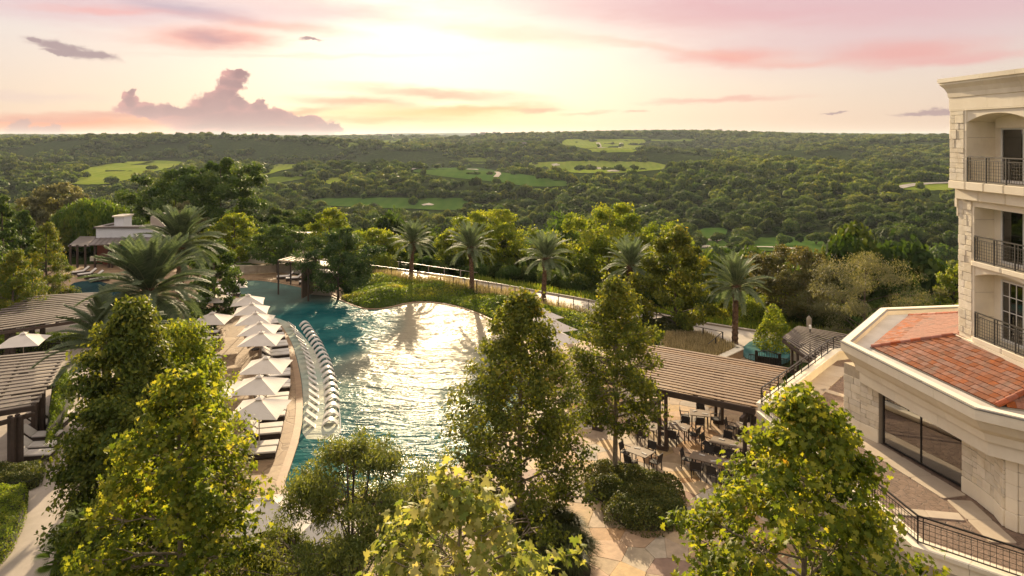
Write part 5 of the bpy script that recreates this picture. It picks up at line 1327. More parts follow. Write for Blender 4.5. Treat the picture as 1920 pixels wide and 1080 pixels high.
# ------------------------------------------------------------------ pergolas
M_slat = plain('weathered_slat', (.25, .165, .10), (.18, .12, .075), 3, .75, .4, 20, objrand=.10, stretch=(1, 1, 1)); M_beam = plain('dark_beam', (.075, .05, .035), (.05, .035, .025), 3, .7, .3)
M_slatgrey = plain('grey_slat', (.17, .14, .112), (.12, .10, .08), 3, .75, .4, 20, objrand=.08)
UBslat = ub(M_slat, 'slat'); UBslatg = ub(M_slatgrey, 'slatg')
def pergola(label, A, B, C, Dd, z, n, me, posts, fill=.68, bh=.3):
    """roof of n slats running A->B, stepped towards D->C"""
    A, B, C, Dd = (Vector((p[0], p[1])) for p in (A, B, C, Dd)); t = thing('pergola', label, 'pergola', (A.x, A.y, 0))
    for k in range(n):
        s = (k + .5) / n; a = A.lerp(Dd, s); b = B.lerp(C, s); u = (b - a); w = (Dd - A).length / n * fill
        piece('slat', me, t, ((a.x + b.x) / 2, (a.y + b.y) / 2, z + .02 * math.sin(k * 7)), (u.length + .25, w, .06), rz=math.atan2(u.y, u.x), rx=R(0))
    mb = MB(); 
    for p, q in ((A, B), (Dd, C)): mb.bar((*p, z - .2), (*q, z - .2), .14, bh)
    for s in (.02, .34, .66, .98): p, q = A.lerp(B, s), Dd.lerp(C, s); obj('rafter', MB().bar((*p, z - .14), (*q, z - .14), .10, .18), M_beam, t)
    m2 = MB().bar((*A, z - .2), (*B, z - .2), .14, bh); obj('beam', m2, M_beam, t); m2 = MB().bar((*Dd, z - .2), (*C, z - .2), .14, bh); obj('beam', m2, M_beam, t)
    for p in posts:
        for sx in (-.16, .16): m = MB(); m.box((p[0] + sx, p[1] + sx * -.6, (z - .3) / 2), (.17, .17, z - .3)); obj('post', m, M_beam, t)
        m = MB(); m.box((p[0], p[1], .12), (.62, .3, .24), -.5); obj('post_base', m, M_beam, t)
        m = MB(); m.bar((p[0] - .7, p[1] - .9, z - .48), (p[0] + .4, p[1] + .55, z - .48), .16, .2); obj('bracket', m, M_beam, t)
    return t
ZP = 3.3
pergola('wide tan slatted pergola roof over the dining tables beside the terrace wall', (4.4, 39.6), (12.35, 34.65), (16.5, 40.7), (8.5, 45.7), ZP, 18, UBslat, [(8.2, 37.2), (12.2, 35.2), (12.3, 40.6), (8.6, 43.2), (5.0, 39.7), (15.4, 40.2)], .56)
def pz(a, b, z): return P(a, b, z).xy
pergola('far grey slatted pergola at the left edge, behind the nearer one', pz(-140, 640, 3), pz(214, 588, 3), pz(196, 547, 3), pz(70, 553, 3), 3.0, 15, UBslatg, [pz(14, 668, 0), pz(24, 672, 0), pz(60, 655, 0), pz(80, 650, 0)], .42, .22)
pergola('near grey slatted pergola at the left edge over the cushioned loungers', pz(-190, 800, 3), pz(66, 757, 3), pz(128, 654, 3), pz(-120, 676, 3), 3.0, 16, UBslatg, [pz(22, 880, 0), pz(36, 876, 0), pz(66, 815, 0), pz(78, 812, 0)], .42, .26)
pergola('small dark slatted pergola beyond the black gate by the east pool', pz(1468, 634, 2.6), pz(1545, 690, 2.6), pz(1625, 632, 2.6), pz(1500, 611, 2.6), 2.6, 16, UBslatg, [pz(1490, 700, 0), pz(1560, 720, 0)], .5, .2)

# ------------------------------------------------------------------ loungers, umbrellas
M_wicker = plain('dark_wicker', (.055, .038, .027), (.03, .022, .016), 20, .7, .6, 60); M_cush = plain('white_cushion', (.68, .64, .57), (.60, .56, .49), 2, .85, .2)
M_canvas = plain('umbrella_canvas', (.66, .61, .53), (.60, .55, .47), 1.2, .9, .15, 12, objrand=.03); M_pole = plain('umbrella_pole', (.45, .38, .30), None, 3, .5, 0); M_resin = plain('white_resin', (.66, .63, .57), (.60, .57, .51), 2, .4, .05)
def lounger(label, loc, rz, group, back=38, frame=True):
    t = thing('sun_lounger', label, 'sun lounger', loc, rz, group); L_, w = 2.0, .70
    f = MB(); f.box((.28, 0, .20), (1.38, w, .22)); f.box((-.75, 0, .17), (.66, w, .12)); obj('frame', f, M_wicker, t, local=True)
    for x in (-.95, .9):
        for y in (-.3, .3): obj('leg', MB().box((x, y, .06), (.06, .06, .12)), M_wicker, t, local=True)
    c = MB(); c.box((.30, 0, .37), (1.36, w * .96, .11)); c.v = [(x, y, z + (.02 if abs(y) < .1 else 0)) for x, y, z in c.v]; s_ = obj('seat_cushion', c, M_cush, t, local=True); s_.modifiers.new('b', 'BEVEL').width = .03
    m3 = Matrix.Rotation(R(back), 3, 'Y'); c = MB(); c.box((-.38 - .40 * math.cos(R(back)), 0, .38 + .40 * math.sin(R(back))), (.78, w * .96, .10), mat=m3); b = obj('back_cushion', c, M_cush, t, local=True); b.modifiers.new('b', 'BEVEL').width = .03
    c = MB(); c.box((-.38 - .38 * math.cos(R(back)) - .05, 0, .30 + .38 * math.sin(R(back))), (.76, w, .04), mat=m3); obj('back_frame', c, M_wicker, t, local=True)
    return t
def umbrella(label, loc, rz, group, half=1.36, zt=2.95, ze=2.32):
    t = thing('umbrella', label, 'umbrella', loc, rz, group); vs = []; fs = []; n = 6
    for sd4 in range(4):       # four flat panels that sag a little between the ribs
        a0 = sd4 * math.pi / 2; o0 = len(vs)
        for i in range(n + 1):
            for j in range(n + 1):
                q = i / n; w = (j / n * 2 - 1); sag = .05 * math.sin(math.pi * q) * (1 - w * w) ; x = half * q * (1 - .035 * q * (1 - w * w)); y = half * q * w
                z = zt - (zt - ze) * q - sag; vs.append((x * math.cos(a0) - y * math.sin(a0), x * math.sin(a0) + y * math.cos(a0), z))
        for i in range(n):
            for j in range(n): a = o0 + i * (n + 1) + j; fs.append((a, a + n + 1, a + n + 2, a + 1))
    me = MB().add(vs, fs); c = obj('canopy', me, M_canvas, t, local=True); sd_ = c.modifiers.new('t', 'SOLIDIFY'); sd_.thickness = .012
    v = MB(); q = .22; v.add([(-q, -q, zt - .02), (q, -q, zt - .02), (q, q, zt - .02), (-q, q, zt - .02), (0, 0, zt + .10)], [(0, 1, 4), (1, 2, 4), (2, 3, 4), (3, 0, 4)]); obj('vent_cap', v, M_canvas, t, local=True)
    obj('pole', MB().tube([(0, 0, .05), (0, 0, zt + .1)], .028, 8), M_pole, t, local=True); obj('finial', MB().tube([(0, 0, zt + .08), (0, 0, zt + .18)], [.03, .012], 6), M_pole, t, local=True)
    obj('base', MB().tube([(0, 0, 0), (0, 0, .07)], [.32, .28], 14), M_dark, t, local=True)
    for sx in (-1, 1):
        for sy in (-1, 1): obj('rib', MB().bar((0, 0, zt - .45), (sx * half * .62, sy * half * .62, ze + .12), .02, .02), M_pole, t, local=True)
    return t
um0 = None
def put_umb(px, py, label, group, rz, zt=2.95):
    global um0
    p = P(px, py, zt + .1)
    if um0 is None: um0 = umbrella(label, (p.x, p.y, 0), rz, group); return um0
    return dup(um0, (p.x, p.y, 0), rz, label, group)
GU = 'umbrellas along the west pool deck'
row = [(486, 743, .03), (486, 702, .05), (499, 667, .06), (490, 620, .10), (487, 602, .14), (479, 584, .2), (472, 567, .25), (465, 551, .3), (436, 522, .4)]
names_u = ['nearest of the row, above the twin cushions', 'second from the near end of the row', 'third from the near end, set slightly right', 'fourth from the near end, touching the one behind', 'fifth from the near end', 'sixth from the near end', 'seventh from the near end, beside the dark stone edge', 'eighth, last but one in the row', 'farthest, standing alone by the water']
for (a, b_, r_), nm in zip(row, names_u): put_umb(a, b_, 'off-white umbrella by the pool, ' + nm, GU, r_)
for (a, b_, r_, nm) in [(394, 547, .2, 'farthest, behind palm fronds'), (398, 584, .1, 'middle one beside the clipped shrubs'), (404, 708, .05, 'half hidden by the sycamore')]:
    put_umb(a, b_, 'umbrella on the inner side of the west deck, ' + nm, 'umbrellas on the inner side of the west deck', r_)
put_umb(503, 926, 'large pale umbrella standing nearest below the pool corner behind sycamore leaves', 'umbrellas on the near pool deck', .35)
put_umb(612, 948, 'off-white umbrella hidden behind the small-leaved tree at the near pool edge', 'umbrellas on the near pool deck', .2)
for (a, b_, nm) in [(1015, 576, 'farthest of three'), (1038, 597, 'middle of three'), (1044, 618, 'nearest of three')]:
    put_umb(a, b_, 'off-white umbrella on the east side of the pool, ' + nm, 'umbrellas on the east side', .5)
put_umb(44, 622, 'bluish white umbrella standing under the far west pergola', None, .3, 2.95)
# deck loungers along the pool edge
cpath = [Vector(p) for p in xy([(531, 604), (545, 630), (555, 655), (560, 690), (561, 730), (556, 772), (545, 830), (538, 858)])]
def along(path, s):
    for a, b in zip(path, path[1:]):
        l = (b - a).length
        if s <= l: return a.lerp(b, s / l), (b - a).normalized()
        s -= l
    return path[-1], (path[-1] - path[-2]).normalized()
GL = 'white cushioned loungers in the row along the west pool deck'
total = sum((b - a).length for a, b in zip(cpath, cpath[1:])); s = total - .3; k = 0; lg0 = None
M_table = plain('side_table_top', (.10, .08, .06), (.07, .055, .04), 8, .6, .2)
def side_table(label, loc, group):
    t = thing('side_table', label, 'table', loc, 0, group); obj('table_top', MB().tube([(0, 0, .42), (0, 0, .46)], .27, 14), M_table, t, local=True); obj('pedestal', MB().tube([(0, 0, 0), (0, 0, .2), (0, 0, .42)], [.24, .19, .24], 12), M_wicker, t, local=True); return t
tb0 = None; nt = 0
while s > 0 and k < 26:
    p, u = along(cpath, s); n = Vector((u.y, -u.x));  n = n if n.x < 0 else -n
    c = p + n * 1.55; ang = math.atan2(-n.y, -n.x)
    lab = f'white cushioned lounger in the pool deck row, {ORD[k]} from the near end'
    if lg0 is None: lg0 = lounger(lab, (c.x, c.y, 0), ang, GL)
    else: dup(lg0, (c.x, c.y, 0), ang, lab, GL)
    k += 1
    if k % 2 == 0:
        q, _ = along(cpath, max(0, s - .62)); c2 = q + n * 2.05
        lab = f'small round dark table between the deck loungers, {ORD[nt]} from the near end'
        if tb0 is None: tb0 = side_table(lab, (c2.x, c2.y, 0), 'round side tables of the deck row')
        else: dup(tb0, (c2.x, c2.y, 0), 0, lab, 'round side tables of the deck row')
        nt += 1; s -= 1.62
    else: s -= .82
def lg(px, py, deg, label, group=None, z=0): p = P(px, py, z); return dup(lg0, (p.x, p.y, z), R(deg), label, group)
for i, (a, b_) in enumerate([(388, 630), (388, 642), (388, 682), (386, 693)]): lg(a, b_, 2, f'white lounger beside the hedge on the inner deck side, {ORD[i]} from the far end', 'loungers on the inner side of the west deck')
for i, (a, b_, d) in enumerate([(470, 1010, 60), (515, 1000, 62), (565, 1000, 64)]): lg(a, b_, d, f'white lounger on the near deck behind the foreground leaves, {ORD[i]} from the left', 'loungers on the near deck')
for i, (a, b_) in enumerate([(108, 786), (90, 802), (78, 826), (70, 846), (62, 862)]): lg(a, b_, 8, f'tan cushioned lounger beside the garden path, {ORD[i]} from the far end', 'loungers under the near west pergola')
for i, (a, b_) in enumerate([(150, 514), (163, 518), (176, 522), (186, 528)]): lg(a, b_, 225, f'white lounger in front of the pool house, {ORD[i]} from the left', 'loungers in front of the pool house')
for i, (a, b_, d) in enumerate([(535, 523, 200), (552, 526, 200)]): lg(a, b_, d, f'white lounger under the far cabana, {ORD[i]} from the left', 'loungers at the far cabana')
for i, (a, b_, d) in enumerate([(577, 533, 195), (590, 537, 195)]): lg(a, b_, d, f'flat white lounger in the open right of the far cabana, {ORD[i]} from the left', 'loungers at the far cabana')
for i, (a, b_, d) in enumerate([(424, 543, 10), (432, 556, 10), (446, 568, 10), (462, 580, 5)]): lg(a, b_, d, f'white lounger at the dark stone pool edge, {ORD[i]} from the far end', 'loungers at the dark stone edge')
# in-water loungers, one moulded wave each
def ledge(label, loc, rz, group):
    w = .52; prof = []; N_ = 22
    for i in range(N_ + 1):
        x = i / N_ * 1.9 - .95
        if x < -.30: z = .0 + (-.30 - x) * .85
        elif x < .0: z = .0
        else: z = .42 * math.sin(x / .95 * math.pi * .94) ** .8
        prof.append((x, z))
    mb = MB(); n = len(prof); vs = []
    for y in (-w / 2, w / 2):
        for (x, z) in prof: vs.append((x, y, z))
        for (x, z) in prof: vs.append((x + .01, y, z - .075))
    k = 2 * n; fs = []
    for i in range(n - 1): fs += [(i, i + 1, k + i + 1, k + i)[::-1], (n + i, n + i + 1, k + n + i + 1, k + n + i), (i, i + 1, n + i + 1, n + i), (k + i, k + n + i, k + n + i + 1, k + i + 1)]
    fs += [(0, n, k + n, k), (n - 1, k + n - 1, k + 2 * n - 1, 2 * n - 1)]
    mb.add(vs, fs); me = mb.mesh('ledge_lounger', False); o = bpy.data.objects.new('ledge_lounger', me); me.materials.append(M_resin); COL.objects.link(o); o.location = loc; o.rotation_euler = (0, 0, rz)
    return tag(o, label, 'pool lounger', group)
wp = [Vector(p) for p in xy([(562, 611), (583, 645), (598, 680), (607, 720), (610, 760), (604, 797)], -.05)]
tl = sum((b - a).length for a, b in zip(wp, wp[1:])); N_ = 20; ld0 = None
for k in range(N_):
    p, u = along(wp, tl * (1 - k / (N_ - 1))); n = Vector((u.y, -u.x)); n = n if n.x < 0 else -n; c = p + n * .05; ang = math.atan2(-n.y, -n.x)
    lab = f'white wave-shaped lounger standing in shallow water, {ORD[k]} from the near end of its curved row'
    if ld0 is None: ld0 = ledge(lab, (c.x, c.y, -.10), ang, 'moulded loungers standing in the pool')
    else: o = ld0.copy(); COL.objects.link(o); o.location = (c.x, c.y, -.10); o.rotation_euler = (0, 0, ang); o['label'] = lab
# lane rope line at the shelf edge
rope = [P(a, b_, -.04) for a, b_ in [(585, 625), (604, 655), (620, 690), (630, 730), (637, 775), (639, 812)]]
t = obj('shelf_rope', MB().tube(rope, .025, 5), M_white); tag(t, 'thin white rope line floating along the shelf beside the in-water loungers', 'rope')

# ------------------------------------------------------------------ dining furniture
M_ttop = plain('table_top', (.24, .18, .125), (.20, .15, .105), 5, .6, .1); M_chair = plain('dark_chair', (.045, .032, .024), (.03, .022, .017), 8, .6, .2); M_sling = plain('chair_sling', (.05, .042, .036), (.035, .03, .026), 30, .8, .3)
M_nap = plain('white_napkin', (.72, .69, .63), None, 4, .9, 0)
def dchair(label, loc, rz, group):
    t = thing('dining_chair', label, 'chair', loc, rz, group)
    obj('seat', MB().box((0, 0, .45), (.48, .48, .04)), M_sling, t, local=True)
    for x, y in ((-.22, -.23), (-.22, .23), (.22, -.23), (.22, .23)): obj('leg', MB().bar((x * 1.05, y, 0), (x, y, .44 if x > 0 else .44), .04, .04), M_chair, t, local=True)
    obj('back_frame', MB().bar((-.22, -.23, .44), (-.31, -.23, .90), .035, .035).bar((-.22, .23, .44), (-.31, .23, .90), .035, .035).bar((-.31, -.25, .9), (-.31, .25, .9), .035, .045), M_chair, t, local=True)
    obj('backrest', MB().box((-.275, 0, .70), (.02, .43, .36), mat=Matrix.Rotation(R(-11), 3, 'Y')), M_sling, t, local=True)
    for y in (-.25, .25): obj('armrest', MB().bar((-.25, y, .66), (.22, y, .65), .045, .025).bar((.21, y, .44), (.21, y, .66), .03, .03), M_chair, t, local=True)
    return t
ch0 = None; tab0 = {}
def dining(px, py, L_, W_, rz, desc, seats):
    global ch0
    p = P(px, py, .75); key = (L_, W_)
    t = thing('dining_table', f'{desc} dining table under the slatted pergola', 'table', (p.x, p.y, 0), rz, 'dining tables on the patio')
    obj('table_top', MB().box((0, 0, .735), (L_, W_, .035)), M_ttop, t, local=True)
    for x in (-1, 1):
        for y in (-1, 1): obj('leg', MB().bar((x * (L_ / 2 - .12), y * (W_ / 2 - .1), 0), (x * (L_ / 2 - .14), y * (W_ / 2 - .12), .72), .05, .05), M_chair, t, local=True)
    obj('apron', MB().box((0, 0, .69), (L_ - .24, W_ - .2, .05)), M_chair, t, local=True)
    cs, sn = math.cos(rz), math.sin(rz); n = 0; g = random.Random(int(px))
    for (x, y, a, wh) in seats:
        X_, Y_ = p.x + x * cs - y * sn, p.y + x * sn + y * cs; lab = f'dark armchair {wh} of the {desc} table'
        if ch0 is None: ch0 = dchair(lab, (X_, Y_, 0), rz + R(a), 'dining chairs on the patio')
        else: dup(ch0, (X_, Y_, 0), rz + R(a + g.uniform(-9, 9)), lab, 'dining chairs on the patio')
    for i, (x, y) in enumerate([(-L_ * .28, W_ * .22), (L_ * .02, -W_ * .2), (L_ * .28, W_ * .18)] if L_ > 1.5 else [(-L_ * .25, W_ * .2), (L_ * .25, -W_ * .1)]):
        o = obj('napkin', MB().box((0, 0, 0), (.30, .09, .02)), M_nap); o.location = (p.x + x * cs - y * sn, p.y + x * sn + y * cs, .765); o.rotation_euler = (0, 0, rz + g.uniform(-.4, .8))
        tag(o, f'folded white napkin {["at the left", "in the middle", "at the right"][i] if L_ > 1.5 else ["at the left", "at the right"][i]} on the {desc} table', 'napkin', 'napkins on the dining tables')
A0 = -.56
lng = [(-1.35, 0, 0, 'at the left end'), (1.35, 0, 180, 'at the right end'), (-.6, -.78, 90, 'at the near left side'), (.2, -.8, 90, 'at the near middle'), (.9, -.78, 90, 'at the near right side'), (-.55, .8, -90, 'at the far left side'), (.5, .8, -90, 'at the far right side')]
sq = [(-.85, 0, 0, 'at the left side'), (.85, .1, 180, 'at the right side'), (0, -.82, 90, 'at the near side'), (.05, .85, -90, 'at the far side')]
dining(1338, 862, 2.3, .85, A0, 'nearest long tan', lng); dining(1374, 832, 2.3, .85, A0, 'second long tan', lng)
dining(1312, 774, 1.15, .9, A0 + .3, 'small square tan (farthest)', sq); dining(1272, 799, 1.2, .9, A0, 'small tan left-hand', sq)
dining(1399, 798, 1.2, .9, A0, 'small tan right-hand', sq); dining(1200, 846, 1.2, .9, A0 - .2, 'small tan trunk-side', sq); dining(1215, 798, 1.2, .9, A0, 'half hidden tan', sq)

# ------------------------------------------------------------------ pool house and far structures
ph = thing('pool_house', 'white flat-topped pool house with brown metal awning roofs and open bar', 'building', D(230, 492, 92))
M_phw = plain('white_render', (.72, .74, .74), (.66, .68, .68), .8, .8, .1); M_metal = plain('brown_metal_roof', (.17, .14, .12), (.13, .11, .095), 1, .5, .1); M_redwood = plain('red_wood', (.20, .06, .03), (.13, .04, .02), 3, .7, .3, stretch=(.3, .3, 6))
YH = 92.0
def W_(px, py, Y=YH): return D(px, py, Y)
def hbox(name, x0, x1, y0, y1, Y0, Y1, m, parent, scale_Y=YH):
    a, b = D(x0, y1, scale_Y), D(x1, y0, scale_Y); return obj(name, MB().box(((a.x + b.x) / 2, (Y0 + Y1) / 2, (a.z + b.z) / 2), (b.x - a.x, Y1 - Y0, b.z - a.z)), m, parent)
hbox('parapet_wall', 180, 312, 428, 447, 92, 92.3, M_phw, ph); hbox('parapet_wall', 180, 184, 428, 447, 92.3, 99, M_phw, ph); hbox('parapet_wall', 308, 312, 428, 447, 92.3, 99, M_phw, ph)
hbox('parapet_cap', 177, 314, 425, 428, 91.8, 92.5, M_metal, ph); hbox('parapet_cap', 177, 186, 425, 428, 92.5, 99, M_metal, ph)
hbox('flat_roof', 184, 308, 434, 440, 92.3, 99, M_membrane, ph); hbox('chimney', 198, 216, 410, 434, 94, 96, M_phw, ph); hbox('chimney_cap', 196, 218, 407.5, 410, 93.7, 96.3, M_lime, ph)
hbox('roof_unit', 260, 304, 411, 434, 95, 97, M_conc, ph); hbox('roof_unit', 270, 288, 406, 411, 95, 97, M_lime, ph)
def slope(name, pts, m, parent): 
    pts = [Vector(p) for p in pts]; mb = MB(); n = (pts[1] - pts[0]).cross(pts[2] - pts[0]).normalized(); n = n if n.z > 0 else -n
    mb.add(pts + [p - n * .12 for p in pts], [(0, 1, 2, 3), (7, 6, 5, 4), (0, 4, 5, 1), (1, 5, 6, 2), (2, 6, 7, 3), (3, 7, 4, 0)]); return obj(name, mb, m, parent)
a, b, c, d = D(166, 459, 88.5), D(330, 455, 88.5), D(330, 444, 92), D(180, 446, 92); slope('awning_roof', (a, b, c, d), M_metal, ph)
for i in range(17): s = i / 16; p, q = a.lerp(b, s), d.lerp(c, s); obj('roof_seam', MB().bar(p + Vector((0, 0, .03)), q + Vector((0, 0, .03)), .06, .06), M_metal, ph)
slope('awning_roof', (D(127, 461, 90), D(168, 461, 90), D(180, 443, 97), D(150, 443, 97)), M_metal, ph)
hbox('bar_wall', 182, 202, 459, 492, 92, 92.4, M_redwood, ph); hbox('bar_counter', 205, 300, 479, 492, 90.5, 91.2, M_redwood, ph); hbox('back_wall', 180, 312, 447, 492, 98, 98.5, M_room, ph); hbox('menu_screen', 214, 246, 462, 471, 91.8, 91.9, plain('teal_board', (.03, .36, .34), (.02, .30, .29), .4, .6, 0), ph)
hbox('low_wall', 160, 176, 484, 492, 93, 93.4, M_lime, ph)
for x in (132, 145, 160, 178, 204, 210, 255, 290): obj('post', MB().bar((*D(x, 492, 89.2).xy, 0), D(x, 459, 89.2), .2, .2), M_beam, ph)
# the dark stone edging wall at the north west pool corner
t = thing('stone_edging', 'low dark rough stone wall at the bend of the pool under the far umbrellas', 'wall', P(420, 575))
ep = [P(a, b_, 0).xy for a, b_ in [(402, 562), (412, 570), (424, 578), (436, 590)]]
for k in range(14):
    p, u = along(ep, k * sum((b - a).length for a, b in zip(ep, ep[1:])) / 14)
    for z in (.14, .40): piece('stone', ub(M_weather, 'weather'), t, (p.x, p.y, z), (.55, .5, .25), rz=math.atan2(u.y, u.x) + .1 * math.sin(k * 5 + z))
# far colonnade of pale stone
M_col = plain('pale_ruin_stone', (.56, .52, .44), (.48, .44, .36), 1, .85, .3)
for (xs, lab, zt) in [((472, 488), 'pale stone gateway pier left of the round tree', 438), ((556, 590), 'pale stone wall block right of the round tree with a dark opening', 440)]:
    a, b = D(xs[0], 500, 100), D(xs[1], zt, 100); t = thing('stone_gateway', lab, 'wall', ((a.x + b.x) / 2, 100, 0))
    obj('wall', MB().box(((a.x + b.x) / 2, 100, b.z / 2 - 1), (b.x - a.x, 1.2, b.z + 2)), M_col, t); obj('coping', MB().box(((a.x + b.x) / 2, 100, b.z + .15), (b.x - a.x + .5, 1.7, .3)), M_lime, t)
t = thing('garden_wall', 'low pale grey retaining wall curving behind the far end of the pool', 'wall', P(470, 505))
gw = smooth_poly([P(a, b_, 0).xy for a, b_ in [(428, 512), (470, 513), (520, 510), (560, 506), (600, 503)]], 1, False)
for i, (a, b) in enumerate(zip(gw, gw[1:])): obj('wall_block', MB().bar((*a, .5), (*b, .5), .35, 1.0), M_weather, t)
t = thing('garden_wall', 'long low cream wall behind the north path', 'wall', P(480, 490))
obj('wall_block', MB().bar((*P(436, 492).xy, .4), (*P(566, 494).xy, .4), .3, .8), M_col, t); obj('coping', MB().bar((*P(436, 492).xy, .84), (*P(566, 494).xy, .84), .42, .08), M_lime, t)
# cabana
t = thing('cabana', 'small tan-roofed cabana with a brown side curtain at the far pool end', 'cabana', P(550, 530))
A_, B_, C_, D_ = D(522, 487, 74), D(578, 492, 71), D(592, 485, 76), D(545, 481, 79)
slope('roof', (A_, B_, C_, D_), plain('cabana_roof', (.52, .42, .30), (.46, .37, .26), 1, .8, .1), t)
for s in (.15, .35, .55, .75, .93): obj('roof_seam', MB().bar(A_.lerp(B_, s) + Vector((0, 0, .05)), D_.lerp(C_, s) + Vector((0, 0, .05)), .08, .06), M_beam, t)
for q in (A_, B_, C_, D_): obj('post', MB().bar((q.x, q.y, 0), (q.x, q.y, q.z - .1), .14, .14), M_beam, t)
obj('side_curtain', MB().box(((B_.x + C_.x) / 2 - .3, (B_.y + C_.y) / 2, B_.z / 2), (.12, 3.6, B_.z - .2), -.15), plain('brown_curtain', (.17, .12, .085), (.12, .085, .06), 3, .9, .4, stretch=(3, 3, .2)), t)
# planter beside the pool
t = thing('pool_planter', 'pale block planter jutting into the far pool edge', 'planter', P(600, 552)); c = P(602, 551); obj('wall', MB().box((c.x, c.y, .2), (2.6, .5, 1.0), -.35), M_conc, t); obj('coping', MB().box((c.x, c.y, .73), (2.8, .6, .06), -.35), M_coping, t)
# ------------------------------------------------------------------ fences by the promenade
def fence(name, label, pts, h, m, step, wires=0, cat='fence'):
    pts = [Vector(p) for p in pts]; t = thing(name, label, cat, pts[0]); tr_ = MB(); br = MB()
    for a, b in zip(pts, pts[1:]):
        tr_.bar(a + Vector((0, 0, h)), b + Vector((0, 0, h)), .05, .04); br.bar(a + Vector((0, 0, .15)), b + Vector((0, 0, .15)), .03, .03)
        n = max(1, round((b - a).length / step))
        for i in range(n): p = a.lerp(b, i / n); obj('post', MB().box(p + Vector((0, 0, h / 2)), (.085, .085, h)), m, t)
        if wires:
            w = MB(); n = int((b - a).length / wires)
            for i in range(n): p = a.lerp(b, i / n); w.box(p + Vector((0, 0, h / 2 + .08)), (.014, .014, h - .16))
            obj('picket_panel', w, m, t)['kind'] = 'stuff'
    obj('top_rail', tr_, m, t); obj('bottom_rail', br, m, t); return t
pf = [P(a, b_, 0) for a, b_ in [(684, 521), (760, 532), (850, 546), (940, 562), (1020, 578), (1104, 595), (1200, 612), (1262, 628)]]
for p in pf: p.z = .40
fence('promenade_fence', 'thin dark fence with a pale top rail between the lawn and the promenade', pf, 1.25, M_bronze, 1.9, .16)
po = [Vector((p.x + .2, p.y + .3, .02)) for p in prom_o]
fence('promenade_handrail', 'low outer handrail catching the sun along the far side of the promenade', [po[0], po[1], po[2]], 1.0, M_pole, 2.4)
ff = [P(1283, 632, .3), P(1355, 648, .3), P(1328, 672, .3)]
fence('garden_fence', 'black fence corner round the straw coloured grass bed', ff, 1.1, M_dark, 2.0, 0)
t = thing('raised_bed_wall', 'tan stone block wall of the raised grass bed behind the pergola', 'wall', P(1330, 660))
for a, b, h in (((1262, 655), (1318, 636), .5), ((1318, 640), (1388, 668), .6), ((1325, 698), (1388, 668), .6)):
    p, q = P(*a), P(*b); obj('wall_block', MB().bar((p.x, p.y, h / 2), (q.x, q.y, h / 2), .5, h), M_coping, t); obj('coping', MB().bar((p.x, p.y, h + .04), (q.x, q.y, h + .04), .62, .07), M_lime, t)
t = thing('black_gate', 'low arched black metal gate with side panels behind the pergola', 'gate', P(1440, 690)); 
ga, gb = P(1418, 690), P(1462, 696); gm = MB(); u = (gb - ga)
for i in range(15): p = ga + u * (i / 14); hh = 1.15 + .22 * math.sin(math.pi * i / 14); gm.bar(p, p + Vector((0, 0, hh)), .03, .03)
obj('bar_panel', gm, M_dark, t)['kind'] = 'stuff'
for i in range(10): s0, s1 = i / 10, (i + 1) / 10; z0, z1 = 1.15 + .22 * math.sin(math.pi * s0), 1.15 + .22 * math.sin(math.pi * s1); obj('top_rail', MB().bar(ga + u * s0 + Vector((0, 0, z0)), ga + u * s1 + Vector((0, 0, z1)), .06, .06), M_dark, t)
for p in (ga, gb): obj('gate_post', MB().box(p + Vector((0, 0, .65)), (.16, .16, 1.3)), M_dark, t)
obj('infill_panel', MB().bar(ga + Vector((0, .1, .5)), gb + Vector((0, .1, .5)), .03, .8), M_dark, t)
for p, q in ((ga, ga - u * .32), (gb, gb + u * .35)):
    m = MB(); m.bar(p + Vector((0, 0, .95)), q + Vector((0, 0, .95)), .05, .05)
    for i in range(6): w = p.lerp(q, i / 5); m.bar(w, w + Vector((0, 0, .95)), .025, .025)
    obj('side_panel', m, M_dark, t)
p = P(1519, 690); t = thing('lamp_post', 'slim black lamp post standing beyond the terrace railing', 'lamp', (p.x, p.y, 0)); obj('post', MB().tube([p, p + Vector((0, 0, 2.9))], .05, 8), M_dark, t); obj('lamp_head', MB().tube([p + Vector((0, 0, 2.9)), p + Vector((0, 0, 3.1)), p + Vector((0, 0, 3.2))], [.09, .10, .03], 8), M_white, t)
p = D(1517, 604, 58); t = thing('garden_light', 'small pale bollard light above the dark pergola', 'lamp', (p.x, p.y, p.z - 1)); obj('body', MB().tube([p - Vector((0, 0, 1.4)), p + Vector((0, 0, .3)), p + Vector((0, 0, .55))], [.22, .22, .05], 8), M_conc, t)
# ------------------------------------------------------------------ trees and plants of the resort
def gz(x, y): return float(hgt(x, y)) if y > np.interp(x, EX, EYY) else 0.0
def TR(px, Y): return (px - 960) / F * Y
GS = 'sycamores round the pool'
